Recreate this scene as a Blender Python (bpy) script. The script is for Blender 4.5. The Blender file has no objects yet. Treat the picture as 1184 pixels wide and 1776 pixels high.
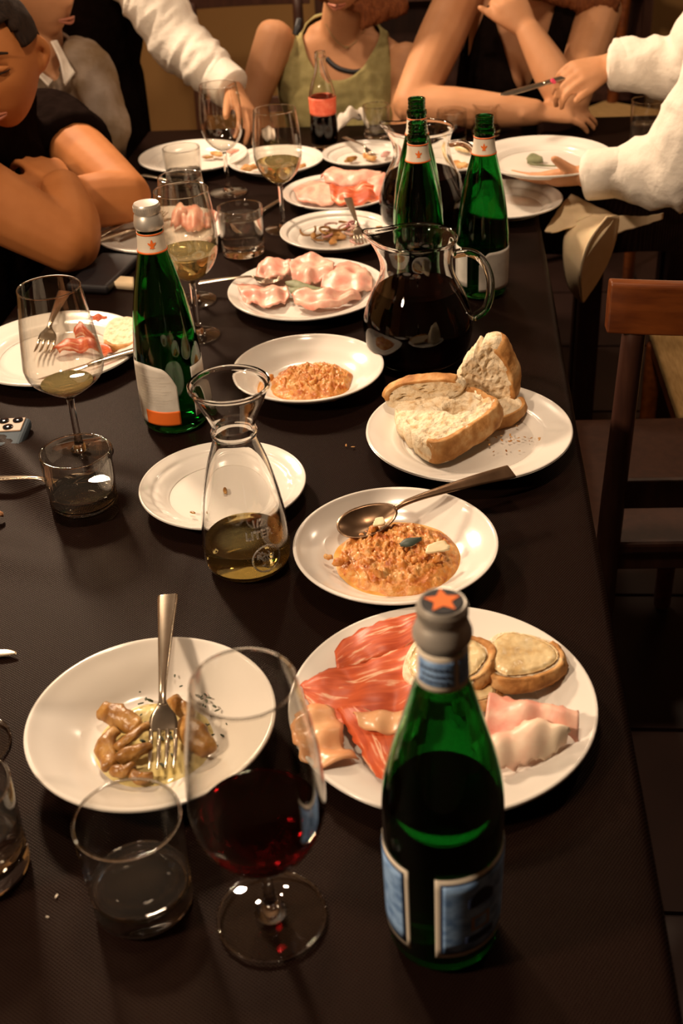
import bpy, bmesh, math, random
from mathutils import Vector, Matrix, noise
from math import sin, cos, pi, radians as R

S = bpy.context.scene
C = S.collection
random.seed(7)

# ---------------------------------------------------------------- camera
cam = bpy.data.objects.new('camera', bpy.data.cameras.new('camera'))
C.objects.link(cam)
cam.matrix_world = Matrix(((0.995771,-0.002514,0.091834,0.000000),(0.078183,0.548113,-0.832742,0.000000),(-0.048242,0.836401,0.545991,1.520000)) + ((0, 0, 0, 1),))
cam.data.sensor_fit = 'VERTICAL'
cam.data.sensor_height = 36
cam.data.lens = 41.545
cam.data.clip_start = 0.05
cam.data.dof.use_dof = True
cam.data.dof.focus_distance = 1.42
cam.data.dof.aperture_fstop = 7.0
S.camera = cam

# ---------------------------------------------------------------- light
W = bpy.data.worlds.new('world')
S.world = W
W.use_nodes = True
W.node_tree.nodes['Background'].inputs[0].default_value = (1.0, 0.55, 0.32, 1)
W.node_tree.nodes['Background'].inputs[1].default_value = 0.05

def area(name, loc, target, size, power, col):
    l = bpy.data.lights.new(name, 'AREA')
    l.shape = 'DISK'
    l.size = size
    l.energy = power
    l.color = col
    o = bpy.data.objects.new(name, l)
    C.objects.link(o)
    o.location = loc
    o.rotation_euler = (Vector(target) - Vector(loc)).to_track_quat('-Z', 'Y').to_euler()
    return o
WARM = (1.0, 0.75, 0.52)
area('ceiling_spot', (-1.30, 2.95, 2.20), (-0.1, 1.3, 0.75), 0.26, 57, WARM)
area('ceiling_spot', (-0.15, 1.15, 2.65), (0.1, 2.6, 0.85), 0.22, 18, WARM)
area('ceiling_spot', (-1.25, 0.10, 1.95), (-0.1, 0.8, 0.80), 0.20, 25, WARM)
area('ceiling_spot', (-0.35, 3.60, 2.70), (-0.2, 2.9, 0.75), 0.14, 8, WARM)
area('ceiling_spot', (1.50, 3.20, 2.60), (0.3, 2.4, 0.75), 0.14, 7, WARM)
area('ceiling_spot', (-1.80, 1.70, 2.70), (-0.6, 1.6, 0.75), 0.14, 6, WARM)

S.view_settings.view_transform = 'Standard'
S.view_settings.look = 'None'
S.view_settings.exposure = 0.12
S.view_settings.gamma = 1.0
S.view_settings.use_curve_mapping = False
S.cycles.max_bounces = 14
S.cycles.transmission_bounces = 14
S.cycles.transparent_max_bounces = 14
S.cycles.glossy_bounces = 6
S.cycles.diffuse_bounces = 3
S.cycles.sample_clamp_indirect = 6.0
S.cycles.blur_glossy = 0.0
S.cycles.use_denoising = True

# ---------------------------------------------------------------- materials
def nd(t, typ, **kw):
    n = t.nodes.new(typ)
    for k, v in kw.items():
        setattr(n, k, v)
    return n

def pbr(name, col, rough=0.5, spec=0.5, **kw):
    m = bpy.data.materials.new(name)
    m.use_nodes = True
    b = m.node_tree.nodes['Principled BSDF']
    b.inputs['Base Color'].default_value = (*col, 1)
    b.inputs['Roughness'].default_value = rough
    b.inputs['Specular IOR Level'].default_value = spec
    for k, v in kw.items():
        b.inputs[k].default_value = v
    return m

def noisy(name, stops, scale=40, detail=6, rough=0.5, spec=0.5, bump=0.0, bscale=None, dist=0.002, coord='Object', stretch=None, distort=0.0, **kw):
    """principled material with a noise driven colour ramp and optional bump"""
    m = pbr(name, stops[0][1], rough, spec, **kw)
    t = m.node_tree
    b = t.nodes['Principled BSDF']
    tc = nd(t, 'ShaderNodeTexCoord')
    out = tc.outputs[coord]
    if stretch:
        mp = nd(t, 'ShaderNodeMapping')
        mp.inputs['Scale'].default_value = stretch
        t.links.new(out, mp.inputs['Vector'])
        out = mp.outputs[0]
    n = nd(t, 'ShaderNodeTexNoise')
    n.inputs['Scale'].default_value = scale
    n.inputs['Detail'].default_value = detail
    n.inputs['Distortion'].default_value = distort
    t.links.new(out, n.inputs['Vector'])
    r = nd(t, 'ShaderNodeValToRGB')
    while len(r.color_ramp.elements) < len(stops):
        r.color_ramp.elements.new(0.5)
    for e, (p, c) in zip(r.color_ramp.elements, stops):
        e.position = p
        e.color = (*c, 1)
    t.links.new(n.outputs['Fac'], r.inputs['Fac'])
    t.links.new(r.outputs[0], b.inputs['Base Color'])
    if bump:
        n2 = nd(t, 'ShaderNodeTexNoise')
        n2.inputs['Scale'].default_value = bscale or scale * 2
        n2.inputs['Detail'].default_value = 5
        t.links.new(out, n2.inputs['Vector'])
        bp = nd(t, 'ShaderNodeBump')
        bp.inputs['Strength'].default_value = bump
        bp.inputs['Distance'].default_value = dist
        t.links.new(n2.outputs['Fac'], bp.inputs['Height'])
        t.links.new(bp.outputs[0], b.inputs['Normal'])
    return m

def glassm(name, col, ior=1.48, through=1.0, rough=0.0):
    return pbr(name, col, rough, 0.5, **{'Transmission Weight': through, 'IOR': ior})

def thin_glass(name, col):
    """thin blown glass: light passes straight on, the surface reflects by Fresnel's law"""
    m = bpy.data.materials.new(name)
    m.use_nodes = True
    t = m.node_tree
    t.nodes.clear()
    out = nd(t, 'ShaderNodeOutputMaterial')
    tr = nd(t, 'ShaderNodeBsdfTransparent')
    tr.inputs[0].default_value = (*col, 1)
    gl = nd(t, 'ShaderNodeBsdfGlossy')
    gl.inputs['Roughness'].default_value = 0.02
    lw = nd(t, 'ShaderNodeLayerWeight')
    lw.inputs['Blend'].default_value = 0.5
    pw = nd(t, 'ShaderNodeMath', operation='POWER')
    pw.inputs[1].default_value = 3.2
    t.links.new(lw.outputs['Facing'], pw.inputs[0])
    ma = nd(t, 'ShaderNodeMath', operation='MULTIPLY_ADD')
    ma.inputs[1].default_value = 0.9
    ma.inputs[2].default_value = 0.045
    t.links.new(pw.outputs[0], ma.inputs[0])
    mx = nd(t, 'ShaderNodeMixShader')
    t.links.new(ma.outputs[0], mx.inputs[0])
    t.links.new(tr.outputs[0], mx.inputs[1])
    t.links.new(gl.outputs[0], mx.inputs[2])
    t.links.new(mx.outputs[0], out.inputs[0])
    return m

M = {}
M['glass'] = glassm('clear_glass', (1.0, 0.995, 0.985), 1.48)
M['thin_glass'] = thin_glass('thin_glass', (0.965, 0.955, 0.935))
M['green_glass'] = glassm('green_glass', (0.045, 0.36, 0.10), 1.5)
M['water'] = glassm('water', (1.0, 0.99, 0.97), 1.33, 0.985)
M['raised_glass'] = glassm('raised_glass', (1.0, 0.97, 0.92), 1.48, 0.78, 0.12)
M['white_wine'] = glassm('white_wine', (0.98, 0.82, 0.38), 1.34, 0.84)
M['red_wine'] = glassm('red_wine', (0.16, 0.003, 0.006), 1.34)
M['dark_wine'] = pbr('dark_wine', (0.004, 0.0008, 0.0006), 0.3, 0.0)
M['china'] = noisy('glazed_china', [(0.3, (0.74, 0.69, 0.63)), (0.7, (0.78, 0.73, 0.66))], 8, 3, 0.16, 0.5)
M['steel'] = noisy('brushed_steel', [(0.3, (0.42, 0.34, 0.25)), (0.7, (0.50, 0.41, 0.31))], 60, 4, 0.19, Metallic=0.9)
M['dark_steel'] = noisy('dark_brown_steel', [(0.3, (0.16, 0.095, 0.055)), (0.7, (0.24, 0.15, 0.09))], 60, 4, 0.30, Metallic=0.9)  # darker, browner steel than the other cutlery, for the spoon only
M['alu'] = pbr('aluminium_cap', (0.62, 0.57, 0.50), 0.36, Metallic=0.6)
M['paper'] = noisy('label_paper', [(0.35, (0.62, 0.57, 0.50)), (0.65, (0.72, 0.67, 0.59))], 60, 4, 0.6)
M['orange'] = pbr('orange_print', (0.85, 0.17, 0.02), 0.5)
M['coral'] = noisy('coral_label', [(0.4, (0.85, 0.13, 0.06)), (0.65, (0.95, 0.22, 0.12))], 90, 3, 0.45)
M['blue_print'] = noisy('blue_print', [(0.36, (0.13, 0.25, 0.50)), (0.62, (0.32, 0.52, 0.84))], 90, 5, 0.5, coord='Object', stretch=(1, 1, 1.6))
M['navy'] = pbr('navy_print', (0.02, 0.03, 0.07), 0.5)
M['black_print'] = pbr('black_print', (0.012, 0.010, 0.012), 0.45)
M['cream_print'] = pbr('cream_print', (0.75, 0.66, 0.53), 0.55)
M['grey_print'] = pbr('grey_print', (0.40, 0.35, 0.29), 0.6)
M['gold_print'] = pbr('gold_print', (0.42, 0.27, 0.12), 0.5)
M['crumb'] = noisy('bread_crumb', [(0.28, (0.66, 0.44, 0.23)), (0.46, (0.86, 0.70, 0.48)), (0.7, (0.92, 0.80, 0.60))], 90, 5, 0.85, 0.2, bump=1.0, bscale=150, dist=0.004)
M['crust'] = noisy('bread_crust', [(0.30, (0.28, 0.105, 0.022)), (0.5, (0.54, 0.26, 0.08)), (0.72, (0.76, 0.50, 0.24))], 45, 6, 0.7, 0.3, bump=0.6, bscale=120, dist=0.003)
M['cheese'] = noisy('melted_cheese', [(0.35, (0.62, 0.42, 0.19)), (0.6, (0.76, 0.60, 0.34))], 70, 4, 0.22, 0.6, bump=0.5, bscale=90, dist=0.003)
M['ham'] = noisy('cooked_ham', [(0.30, (0.72, 0.24, 0.17)), (0.48, (0.80, 0.37, 0.28)), (0.70, (0.86, 0.56, 0.42))], 32, 5, 0.42, 0.5, bump=0.25, bscale=70, distort=1.0)
M['ham_fat'] = noisy('ham_rind', [(0.32, (0.78, 0.38, 0.28)), (0.48, (0.84, 0.54, 0.40)), (0.66, (0.88, 0.72, 0.54))], 24, 4, 0.42)
M['stew'] = noisy('bread_soup', [(0.30, (0.40, 0.085, 0.012)), (0.42, (0.58, 0.20, 0.035)), (0.56, (0.66, 0.30, 0.075)), (0.74, (0.76, 0.48, 0.20))], 75, 8, 0.34, 0.6, bump=0.6, bscale=220, dist=0.003)
M['oil'] = noisy('oily_sauce', [(0.35, (0.60, 0.47, 0.17)), (0.65, (0.74, 0.62, 0.30))], 60, 5, 0.08, 0.7, bump=0.15, bscale=120)
M['tomato_oil'] = noisy('tomato_oil', [(0.35, (0.60, 0.26, 0.05)), (0.65, (0.72, 0.40, 0.12))], 60, 5, 0.12, 0.6)
M['mushroom'] = noisy('cooked_mushroom', [(0.28, (0.09, 0.030, 0.005)), (0.46, (0.26, 0.112, 0.021)), (0.70, (0.46, 0.25, 0.070))], 60, 7, 0.30, 0.5, bump=0.8, bscale=140)
M['herb'] = pbr('chopped_herbs', (0.03, 0.045, 0.015), 0.6)
M['sage'] = noisy('sage_leaf', [(0.3, (0.12, 0.13, 0.06)), (0.7, (0.24, 0.25, 0.13))], 60, 4, 0.6)
M['parmesan'] = noisy('parmesan', [(0.3, (0.72, 0.58, 0.34)), (0.7, (0.84, 0.72, 0.48))], 60, 4, 0.5)
M['onion'] = noisy('onion', [(0.3, (0.42, 0.10, 0.12)), (0.6, (0.62, 0.40, 0.33))], 60, 4, 0.3)
M['chair_wood'] = noisy('chair_wood', [(0.3, (0.085, 0.019, 0.004)), (0.7, (0.18, 0.047, 0.009))], 12, 5, 0.32, 0.5, stretch=(1, 6, 6))
M['dark_wood'] = noisy('dark_wood', [(0.3, (0.045, 0.016, 0.010)), (0.7, (0.075, 0.028, 0.016))], 12, 5, 0.45, stretch=(6, 6, 1))
M['straw'] = noisy('woven_straw', [(0.3, (0.34, 0.19, 0.06)), (0.7, (0.50, 0.31, 0.12))], 30, 4, 0.8, stretch=(1, 8, 1), bump=0.5)
M['wall'] = noisy('ochre_plaster', [(0.3, (0.40, 0.215, 0.07)), (0.7, (0.46, 0.25, 0.085))], 3, 6, 0.9, bump=0.2, bscale=30)
M['dark_wall'] = noisy('dark_panelling', [(0.3, (0.050, 0.028, 0.016)), (0.7, (0.065, 0.036, 0.020))], 3, 6, 0.8)
M['ceil'] = noisy('ceiling_plaster', [(0.3, (0.13, 0.08, 0.042)), (0.7, (0.17, 0.10, 0.055))], 3, 6, 0.9)
M['skin'] = noisy('skin', [(0.35, (0.50, 0.235, 0.11)), (0.65, (0.57, 0.28, 0.14))], 14, 4, 0.58, 0.3, **{'Subsurface Weight': 0.08, 'Subsurface Radius': (0.02, 0.008, 0.004)})
M['tan_skin'] = noisy('tanned_skin', [(0.35, (0.36, 0.125, 0.033)), (0.65, (0.42, 0.155, 0.046))], 14, 4, 0.65, 0.22)
M['lips'] = pbr('lips', (0.36, 0.115, 0.06), 0.5)
M['hair'] = noisy('dark_hair', [(0.3, (0.012, 0.007, 0.005)), (0.7, (0.030, 0.016, 0.010))], 30, 4, 0.75, 0.15, stretch=(8, 8, 1), bump=0.5)
M['brown_hair'] = noisy('brown_hair', [(0.3, (0.10, 0.028, 0.010)), (0.7, (0.22, 0.07, 0.022))], 30, 4, 0.75, 0.15, stretch=(8, 8, 1), bump=0.5)
M['black_cotton'] = noisy('black_cotton', [(0.3, (0.007, 0.0042, 0.0034)), (0.7, (0.010, 0.006, 0.005))], 60, 4, 1.0, 0.0)
M['white_cotton'] = noisy('white_cotton', [(0.3, (0.80, 0.72, 0.62)), (0.7, (0.86, 0.78, 0.68))], 20, 4, 0.85, 0.2, bump=0.5, bscale=14, dist=0.02)
M['olive'] = noisy('olive_linen', [(0.3, (0.30, 0.25, 0.10)), (0.7, (0.38, 0.32, 0.14))], 50, 4, 0.9, 0.2, bump=0.4, bscale=20, dist=0.01)
M['beige_linen'] = noisy('beige_linen', [(0.38, (0.17, 0.11, 0.06)), (0.62, (0.34, 0.27, 0.22))], 9, 5, 0.9, 0.2, bump=0.5, bscale=16, dist=0.015)
M['napkin'] = noisy('sand_napkin', [(0.3, (0.76, 0.58, 0.36)), (0.7, (0.82, 0.64, 0.42))], 40, 4, 0.85, 0.2)
M['phone_back'] = pbr('phone_bronze', (0.34, 0.23, 0.15), 0.45, 0.3)
M['phone_case'] = noisy('blue_grey_case', [(0.3, (0.055, 0.075, 0.095)), (0.7, (0.07, 0.09, 0.11))], 50, 3, 0.7, 0.15)
M['lens'] = pbr('lens_glass', (0.01, 0.01, 0.012), 0.05)
M['pink_nail'] = pbr('pink_nail', (0.80, 0.06, 0.14), 0.25)

def twoface(name, base, other, scale, lo, hi, stretch, distort, rough=0.3):
    """meat with long pale streaks laid along the slice's own length (UV)"""
    m = pbr(name, base, rough, 0.5)
    t = m.node_tree
    b = t.nodes['Principled BSDF']
    tc = nd(t, 'ShaderNodeTexCoord')
    mp = nd(t, 'ShaderNodeMapping')
    mp.inputs['Scale'].default_value = stretch
    t.links.new(tc.outputs['UV'], mp.inputs['Vector'])
    n = nd(t, 'ShaderNodeTexNoise')
    n.inputs['Scale'].default_value = scale
    n.inputs['Detail'].default_value = 4
    n.inputs['Distortion'].default_value = distort
    t.links.new(mp.outputs[0], n.inputs['Vector'])
    r = nd(t, 'ShaderNodeValToRGB')
    e = r.color_ramp.elements
    e[0].position = lo; e[0].color = (*base, 1)
    e[1].position = hi; e[1].color = (*other, 1)
    x = e.new(max(0.0, lo - 0.22)); x.color = (base[0] * 0.72, base[1] * 0.55, base[2] * 0.5, 1)
    x = e.new(min(1.0, hi + 0.05)); x.color = (base[0] * 0.95, base[1] * 1.1, base[2] * 1.1, 1)
    t.links.new(n.outputs['Fac'], r.inputs['Fac'])
    t.links.new(r.outputs[0], b.inputs['Base Color'])
    bp = nd(t, 'ShaderNodeBump')
    bp.inputs['Strength'].default_value = 0.25
    bp.inputs['Distance'].default_value = 0.002
    t.links.new(n.outputs['Fac'], bp.inputs['Height'])
    t.links.new(bp.outputs[0], b.inputs['Normal'])
    return m
M['prosciutto'] = twoface('prosciutto', (0.62, 0.115, 0.035), (0.84, 0.52, 0.33), 3.0, 0.56, 0.64, (0.8, 3.0, 1), 0.6, 0.42)
M['prosciutto_fat'] = noisy('prosciutto_fat', [(0.3, (0.74, 0.30, 0.12)), (0.7, (0.86, 0.52, 0.28))], 30, 4, 0.3)

def cloth_mat():
    m = pbr('black_tablecloth', (0.02, 0.011, 0.008), 0.42, 0.13, **{'Sheen Weight': 0.0, 'Sheen Roughness': 0.4})
    m.node_tree.nodes['Principled BSDF'].inputs['Specular Tint'].default_value = (1.0, 0.66, 0.48, 1)
    t = m.node_tree
    b = t.nodes['Principled BSDF']
    tc = nd(t, 'ShaderNodeTexCoord')
    wv = []
    for ang in (32, -58):
        mp = nd(t, 'ShaderNodeMapping')
        mp.inputs['Rotation'].default_value = (0, 0, R(ang))
        t.links.new(tc.outputs['Object'], mp.inputs['Vector'])
        w = nd(t, 'ShaderNodeTexWave')
        w.inputs['Scale'].default_value = 130
        w.inputs['Distortion'].default_value = 0.4
        t.links.new(mp.outputs[0], w.inputs['Vector'])
        wv.append(w)
    mu = nd(t, 'ShaderNodeMath', operation='MULTIPLY')
    t.links.new(wv[0].outputs['Fac'], mu.inputs[0])
    t.links.new(wv[1].outputs['Fac'], mu.inputs[1])
    r = nd(t, 'ShaderNodeValToRGB')
    r.color_ramp.elements[0].position = 0.45
    r.color_ramp.elements[1].position = 0.80
    r.color_ramp.elements[0].color = (0.0070, 0.0030, 0.0022, 1)
    r.color_ramp.elements[1].color = (0.016, 0.0085, 0.0065, 1)
    t.links.new(mu.outputs[0], r.inputs['Fac'])
    t.links.new(r.outputs[0], b.inputs['Base Color'])
    sp = nd(t, 'ShaderNodeMapRange')
    sp.inputs['From Min'].default_value = 0.5
    sp.inputs['From Max'].default_value = 0.9
    sp.inputs['To Min'].default_value = 0.025
    sp.inputs['To Max'].default_value = 0.32
    t.links.new(mu.outputs[0], sp.inputs['Value'])
    t.links.new(sp.outputs[0], b.inputs['Specular IOR Level'])
    bp = nd(t, 'ShaderNodeBump')
    bp.inputs['Strength'].default_value = 0.35
    bp.inputs['Distance'].default_value = 0.0006
    t.links.new(mu.outputs[0], bp.inputs['Height'])
    t.links.new(bp.outputs[0], b.inputs['Normal'])
    return m
M['cloth'] = cloth_mat()

M['tile'] = noisy('dark_floor_tile', [(0.3, (0.026, 0.011, 0.008)), (0.7, (0.040, 0.017, 0.012))], 5, 5, 0.5)
M['grout'] = pbr('floor_grout', (0.022, 0.010, 0.008), 0.8)

# ---------------------------------------------------------------- helpers
def tag(o, label=None, cat=None, group=None, kind=None):
    if label: o['label'] = label
    if cat: o['category'] = cat
    if group: o['group'] = group
    if kind: o['kind'] = kind
    return o

def empty(name, loc=(0, 0, 0), rz=0.0, label=None, cat=None, group=None):
    o = bpy.data.objects.new(name, None)
    C.objects.link(o)
    o.empty_display_size = 0.02
    o.location = loc
    o.rotation_euler = (0, 0, rz)
    return tag(o, label, cat, group)

def build(name, V, F, mat, parent=None, smooth=True, uv=None, off=None):
    me = bpy.data.meshes.new(name)
    if off is not None:
        V = [(v[0] - off[0], v[1] - off[1], v[2] - off[2]) for v in V]
    me.from_pydata([tuple(v) for v in V], [], F)
    if uv is not None:
        l = me.uv_layers.new(name='UVMap')
        for lp in me.loops:
            l.data[lp.index].uv = uv[lp.vertex_index]
    me.materials.append(M[mat] if isinstance(mat, str) else mat)
    if smooth:
        me.polygons.foreach_set('use_smooth', [True] * len(me.polygons))
    me.update()
    o = bpy.data.objects.new(name, me)
    C.objects.link(o)
    if parent is not None:
        o.parent = parent
    return o

def fixn(o):
    bm = bmesh.new()
    bm.from_mesh(o.data)
    bmesh.ops.recalc_face_normals(bm, faces=bm.faces)
    bm.to_mesh(o.data)
    bm.free()
    return o

def lathe(P, seg=64, V=None, F=None, dz=None):
    """closed solid of revolution, P = [(r, z)...] from axis to axis (or any open run)"""
    V = [] if V is None else V
    F = [] if F is None else F
    rings = []
    for r, z in P:
        if r <= 1e-6:
            rings.append([len(V)])
            V.append((0, 0, z))
        else:
            rings.append(list(range(len(V), len(V) + seg)))
            for k in range(seg):
                a = 2 * pi * k / seg
                d = dz(r, a, z) if dz else 0
                V.append((r * cos(a), r * sin(a), z + d))
    for A, B in zip(rings, rings[1:]):
        for k in range(seg):
            k2 = (k + 1) % seg
            if len(A) == 1 and len(B) == 1: continue
            if len(A) == 1: F.append((A[0], B[k2], B[k]))
            elif len(B) == 1: F.append((A[k], A[k2], B[0]))
            else: F.append((A[k], A[k2], B[k2], B[k]))
    return V, F

def lobj(name, P, mat, parent, seg=64, loc=None, dz=None):
    V, F = lathe(P, seg, dz=dz)
    o = fixn(build(name, V, F, mat, parent))
    o.data.set_sharp_from_angle(angle=R(42))
    if loc: o.location = loc
    return o

def rnd(P, n=4):
    """Catmull-Rom densified profile / polyline"""
    P = [Vector(p) for p in P]
    out = []
    for i in range(len(P) - 1):
        p0 = P[max(i - 1, 0)]; p1 = P[i]; p2 = P[i + 1]; p3 = P[min(i + 2, len(P) - 1)]
        for k in range(n):
            t = k / n
            out.append(0.5 * ((2 * p1) + (p2 - p0) * t + (2 * p0 - 5 * p1 + 4 * p2 - p3) * t * t + (3 * p1 - p0 - 3 * p2 + p3) * t ** 3))
    out.append(P[-1].copy())
    return out

def tube(V, F, nodes, side=(1, 0, 0), seg=14, sub=4, cap=0.75):
    """swept elliptic tube with domed ends; nodes = [(p, ra, rb)] or [(p, r)]"""
    N = [Vector((*n[0], n[1], n[2] if len(n) > 2 else n[1])) for n in nodes]
    N = rnd(N, sub)
    rings = []
    m = len(N)
    side = Vector(side)
    pts = [Vector(n[:3]) for n in N]
    for i, n in enumerate(N):
        t = (pts[min(i + 1, m - 1)] - pts[max(i - 1, 0)]).normalized()
        s = side - t * side.dot(t)
        if s.length < 1e-3:
            s = Vector((0, 0, 1)) - t * t.z
        s.normalize()
        side = s if len(nodes[0]) < 3 else side
        b = t.cross(s)
        rings.append((pts[i], t, s, b, abs(n[3]), abs(n[4])))
    full = []
    p, t, s, b, ra, rb = rings[0]
    mr = min(ra, rb) * cap
    for a in (80, 50, 25):
        full.append((p - t * mr * sin(R(a)), s, b, ra * cos(R(a)), rb * cos(R(a))))
    full += [(q[0], q[2], q[3], q[4], q[5]) for q in rings]
    p, t, s, b, ra, rb = rings[-1]
    mr = min(ra, rb) * cap
    for a in (25, 50, 80):
        full.append((p + t * mr * sin(R(a)), s, b, ra * cos(R(a)), rb * cos(R(a))))
    base = len(V)
    for p, s, b, ra, rb in full:
        for k in range(seg):
            a = 2 * pi * k / seg
            V.append(tuple(p + s * ra * cos(a) + b * rb * sin(a)))
    nr = len(full)
    for i in range(nr - 1):
        for k in range(seg):
            k2 = (k + 1) % seg
            F.append((base + i * seg + k, base + i * seg + k2, base + (i + 1) * seg + k2, base + (i + 1) * seg + k))
    F.append(tuple(base + k for k in reversed(range(seg))))
    F.append(tuple(base + (nr - 1) * seg + k for k in range(seg)))

def tobj(name, nodes, mat, parent=None, off=None, **kw):
    V, F = [], []
    tube(V, F, nodes, **kw)
    return build(name, V, F, mat, parent, off=off)

def box(V, F, c, s, rot=None):
    b = len(V)
    for x in (-.5, .5):
        for y in (-.5, .5):
            for z in (-.5, .5):
                p = Vector((x * s[0], y * s[1], z * s[2]))
                if rot: p = rot @ p
                V.append(tuple(p + Vector(c)))
    for f in ((0, 1, 3, 2), (4, 6, 7, 5), (0, 4, 5, 1), (2, 3, 7, 6), (0, 2, 6, 4), (1, 5, 7, 3)):
        F.append(tuple(b + i for i in f))

def bobj(name, c, s, mat, parent=None, rot=None, bevel=0.0, off=None, kind=None):
    V, F = [], []
    box(V, F, c, s, rot)
    o = build(name, V, F, mat, parent, smooth=False, off=off)
    if bevel:
        md = o.modifiers.new('bevel', 'BEVEL')
        md.width = bevel
        md.segments = 3
    if kind: o['kind'] = kind
    return o

def sheet(name, A, B, mat, parent=None, nu=28, nv=12, wave=0.0, wf=6.0, thick=0.0015, arch=0.0, seed=0, off=None, rag=0.0, curl=0.0):
    """soft slice / cloth lofted between two edge polylines; arch lifts the middle, wave ripples it"""
    def res(P, n):
        P = rnd(P, 8)
        L = [0]
        for a, b in zip(P, P[1:]): L.append(L[-1] + (b - a).length)
        out = []
        j = 0
        for i in range(n):
            d = L[-1] * i / (n - 1)
            while j < len(L) - 2 and L[j + 1] < d: j += 1
            t = (d - L[j]) / max(L[j + 1] - L[j], 1e-9)
            out.append(P[j].lerp(P[j + 1], t))
        return out
    a, b = res(A, nu), res(B, nu)
    V, F, UV = [], [], []
    for i in range(nu):
        for j in range(nv):
            t = j / (nv - 1)
            p = a[i].lerp(b[i], t)
            n = noise.noise(Vector((p.x * 60 + seed * 3.1, p.y * 60, seed)))
            if rag and j in (0, nv - 1):
                d = (b[i] - a[i]).normalized() * rag * (noise.noise(Vector((i * 0.33 + seed, j, 3))) * 1.5 + .35 * noise.noise(Vector((i * 0.9 + seed, j, 7))))
                p = p + d
            z = arch * 4 * t * (1 - t) + wave * (sin(i / nu * wf * 2 * pi + seed + t * 1.5) * 0.5 + 0.5) * (0.5 + t * 0.5) + wave * n * 0.7
            z += curl * max(0, sin(t * 2 * pi * 1.5 + seed)) * sin(pi * i / (nu - 1))
            V.append((p.x, p.y, p.z + z))
            UV.append((i / (nu - 1), t))
    for i in range(nu - 1):
        for j in range(nv - 1):
            q = i * nv + j
            F.append((q, q + 1, q + nv + 1, q + nv))
    o = fixn(build(name, V, F, mat, parent, uv=UV, off=off))
    md = o.modifiers.new('thickness', 'SOLIDIFY')
    md.thickness = thick
    md.offset = 1.0 if False else 0.0
    return o

def on_front(o, p, up=0.001):
    """the point of o's front (its -Y side) at the x and z of p"""
    mw = o.matrix_world if o.parent is None else o.parent.matrix_basis
    q = mw.inverted() @ Vector((p[0], 1.9, p[2]))
    ok, loc, nrm, _ = o.ray_cast(q, Vector((0, 1, 0)))
    if not ok: return Vector(p)
    r = mw @ loc
    return r + Vector((0, -up, 0))

def blob(name, parts, mat, parent=None, voxel=0.006, smooth=3, off=None, cut=None, wrinkle=0.0, wscale=14.0, waxis=None):
    """one continuous body grown from overlapping swept limbs (voxel union, smoothed)"""
    V, F = [], []
    for kw in parts:
        kw = dict(kw)
        tube(V, F, kw.pop('n'), **kw)
    o = build(name, V, F, mat, parent, off=off)
    md = o.modifiers.new('union', 'REMESH')
    md.mode = 'VOXEL'
    md.voxel_size = voxel
    md.use_smooth_shade = True
    if smooth:
        sm = o.modifiers.new('smooth', 'SMOOTH')
        sm.factor = 0.5
        sm.iterations = smooth
    dg = bpy.context.evaluated_depsgraph_get()
    dg.update()
    me = bpy.data.meshes.new_from_object(o.evaluated_get(dg))
    o.modifiers.clear()
    old = o.data
    o.data = me
    bpy.data.meshes.remove(old)
    of = Vector(off) if off is not None else Vector()
    if wrinkle:
        a = Vector(waxis).normalized() if waxis else None
        for v, n in [(v, v.normal.copy()) for v in me.vertices]:
            p = v.co + of
            if waxis:
                p = p * .38 + a * (p.dot(a) * .9)
            k = noise.noise(p * wscale) + 0.45 * noise.noise(p * wscale * 2.3)
            v.co += n * wrinkle * (1 - abs(k) * 2.4)
    if cut:
        bm = bmesh.new()
        bm.from_mesh(me)
        dead = [f for f in bm.faces if cut(f.calc_center_median() + of)]
        bmesh.ops.delete(bm, geom=dead, context='FACES')
        for _ in range(14):                      # even out the cut hem
            mv = {}
            for v in bm.verts:
                nb = [e.other_vert(v) for e in v.link_edges if e.is_boundary]
                if len(nb) == 2:
                    mv[v] = v.co * .4 + (nb[0].co + nb[1].co) * .3
            for v, c in mv.items(): v.co = c
        bm.to_mesh(me)
        bm.free()
        md = o.modifiers.new('thickness', 'SOLIDIFY')
        md.thickness = 0.003
    me.polygons.foreach_set('use_smooth', [True] * len(me.polygons))
    return o

# ---------------------------------------------------------------- the room
TZ = 0.75
def struct(o):
    o['kind'] = 'structure'
    return o
fl = struct(bobj('floor', (0, 1.6, -0.03), (5.2, 6.4, 0.05), 'grout'))
tile_me = None
ti = 0
for i in range(13):
    for j in range(16):
        x, y = -2.4 + i * 0.4, -1.4 + j * 0.4
        if not (0.1 < x < 2.5 and 0.2 < y < 4.6): continue
        if tile_me is None:
            o = bobj('tile', (0, 0, 0), (0.39, 0.39, 0.012), 'tile')
            tile_me = o.data
        else:
            o = bpy.data.objects.new('tile', tile_me)
            C.objects.link(o)
        o.parent = fl
        o.location = (x, y, -0.002)
V, F = [], []
for i in range(13):
    for j in range(16):
        x, y = -2.4 + i * 0.4, -1.4 + j * 0.4
        if not (0.1 < x < 2.5 and 0.2 < y < 4.6):
            box(V, F, (x, y, -0.002), (0.39, 0.39, 0.012))
build('tile_field', V, F, 'tile', fl, smooth=False)['kind'] = 'stuff'
struct(bobj('wall_back', (0, 4.55, 1.45), (5.2, 0.1, 3.0), 'wall'))
struct(bobj('wall_left', (-2.35, 1.6, 1.45), (0.1, 6.0, 3.0), 'wall'))
struct(bobj('wall_right', (2.35, 1.6, 1.45), (0.1, 6.0, 3.0), 'dark_wall'))
struct(bobj('wall_front', (0, -1.35, 1.45), (5.2, 0.1, 3.0), 'dark_wall'))
struct(bobj('ceiling', (0, 1.6, 2.99), (5.2, 6.4, 0.08), 'ceil'))

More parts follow.
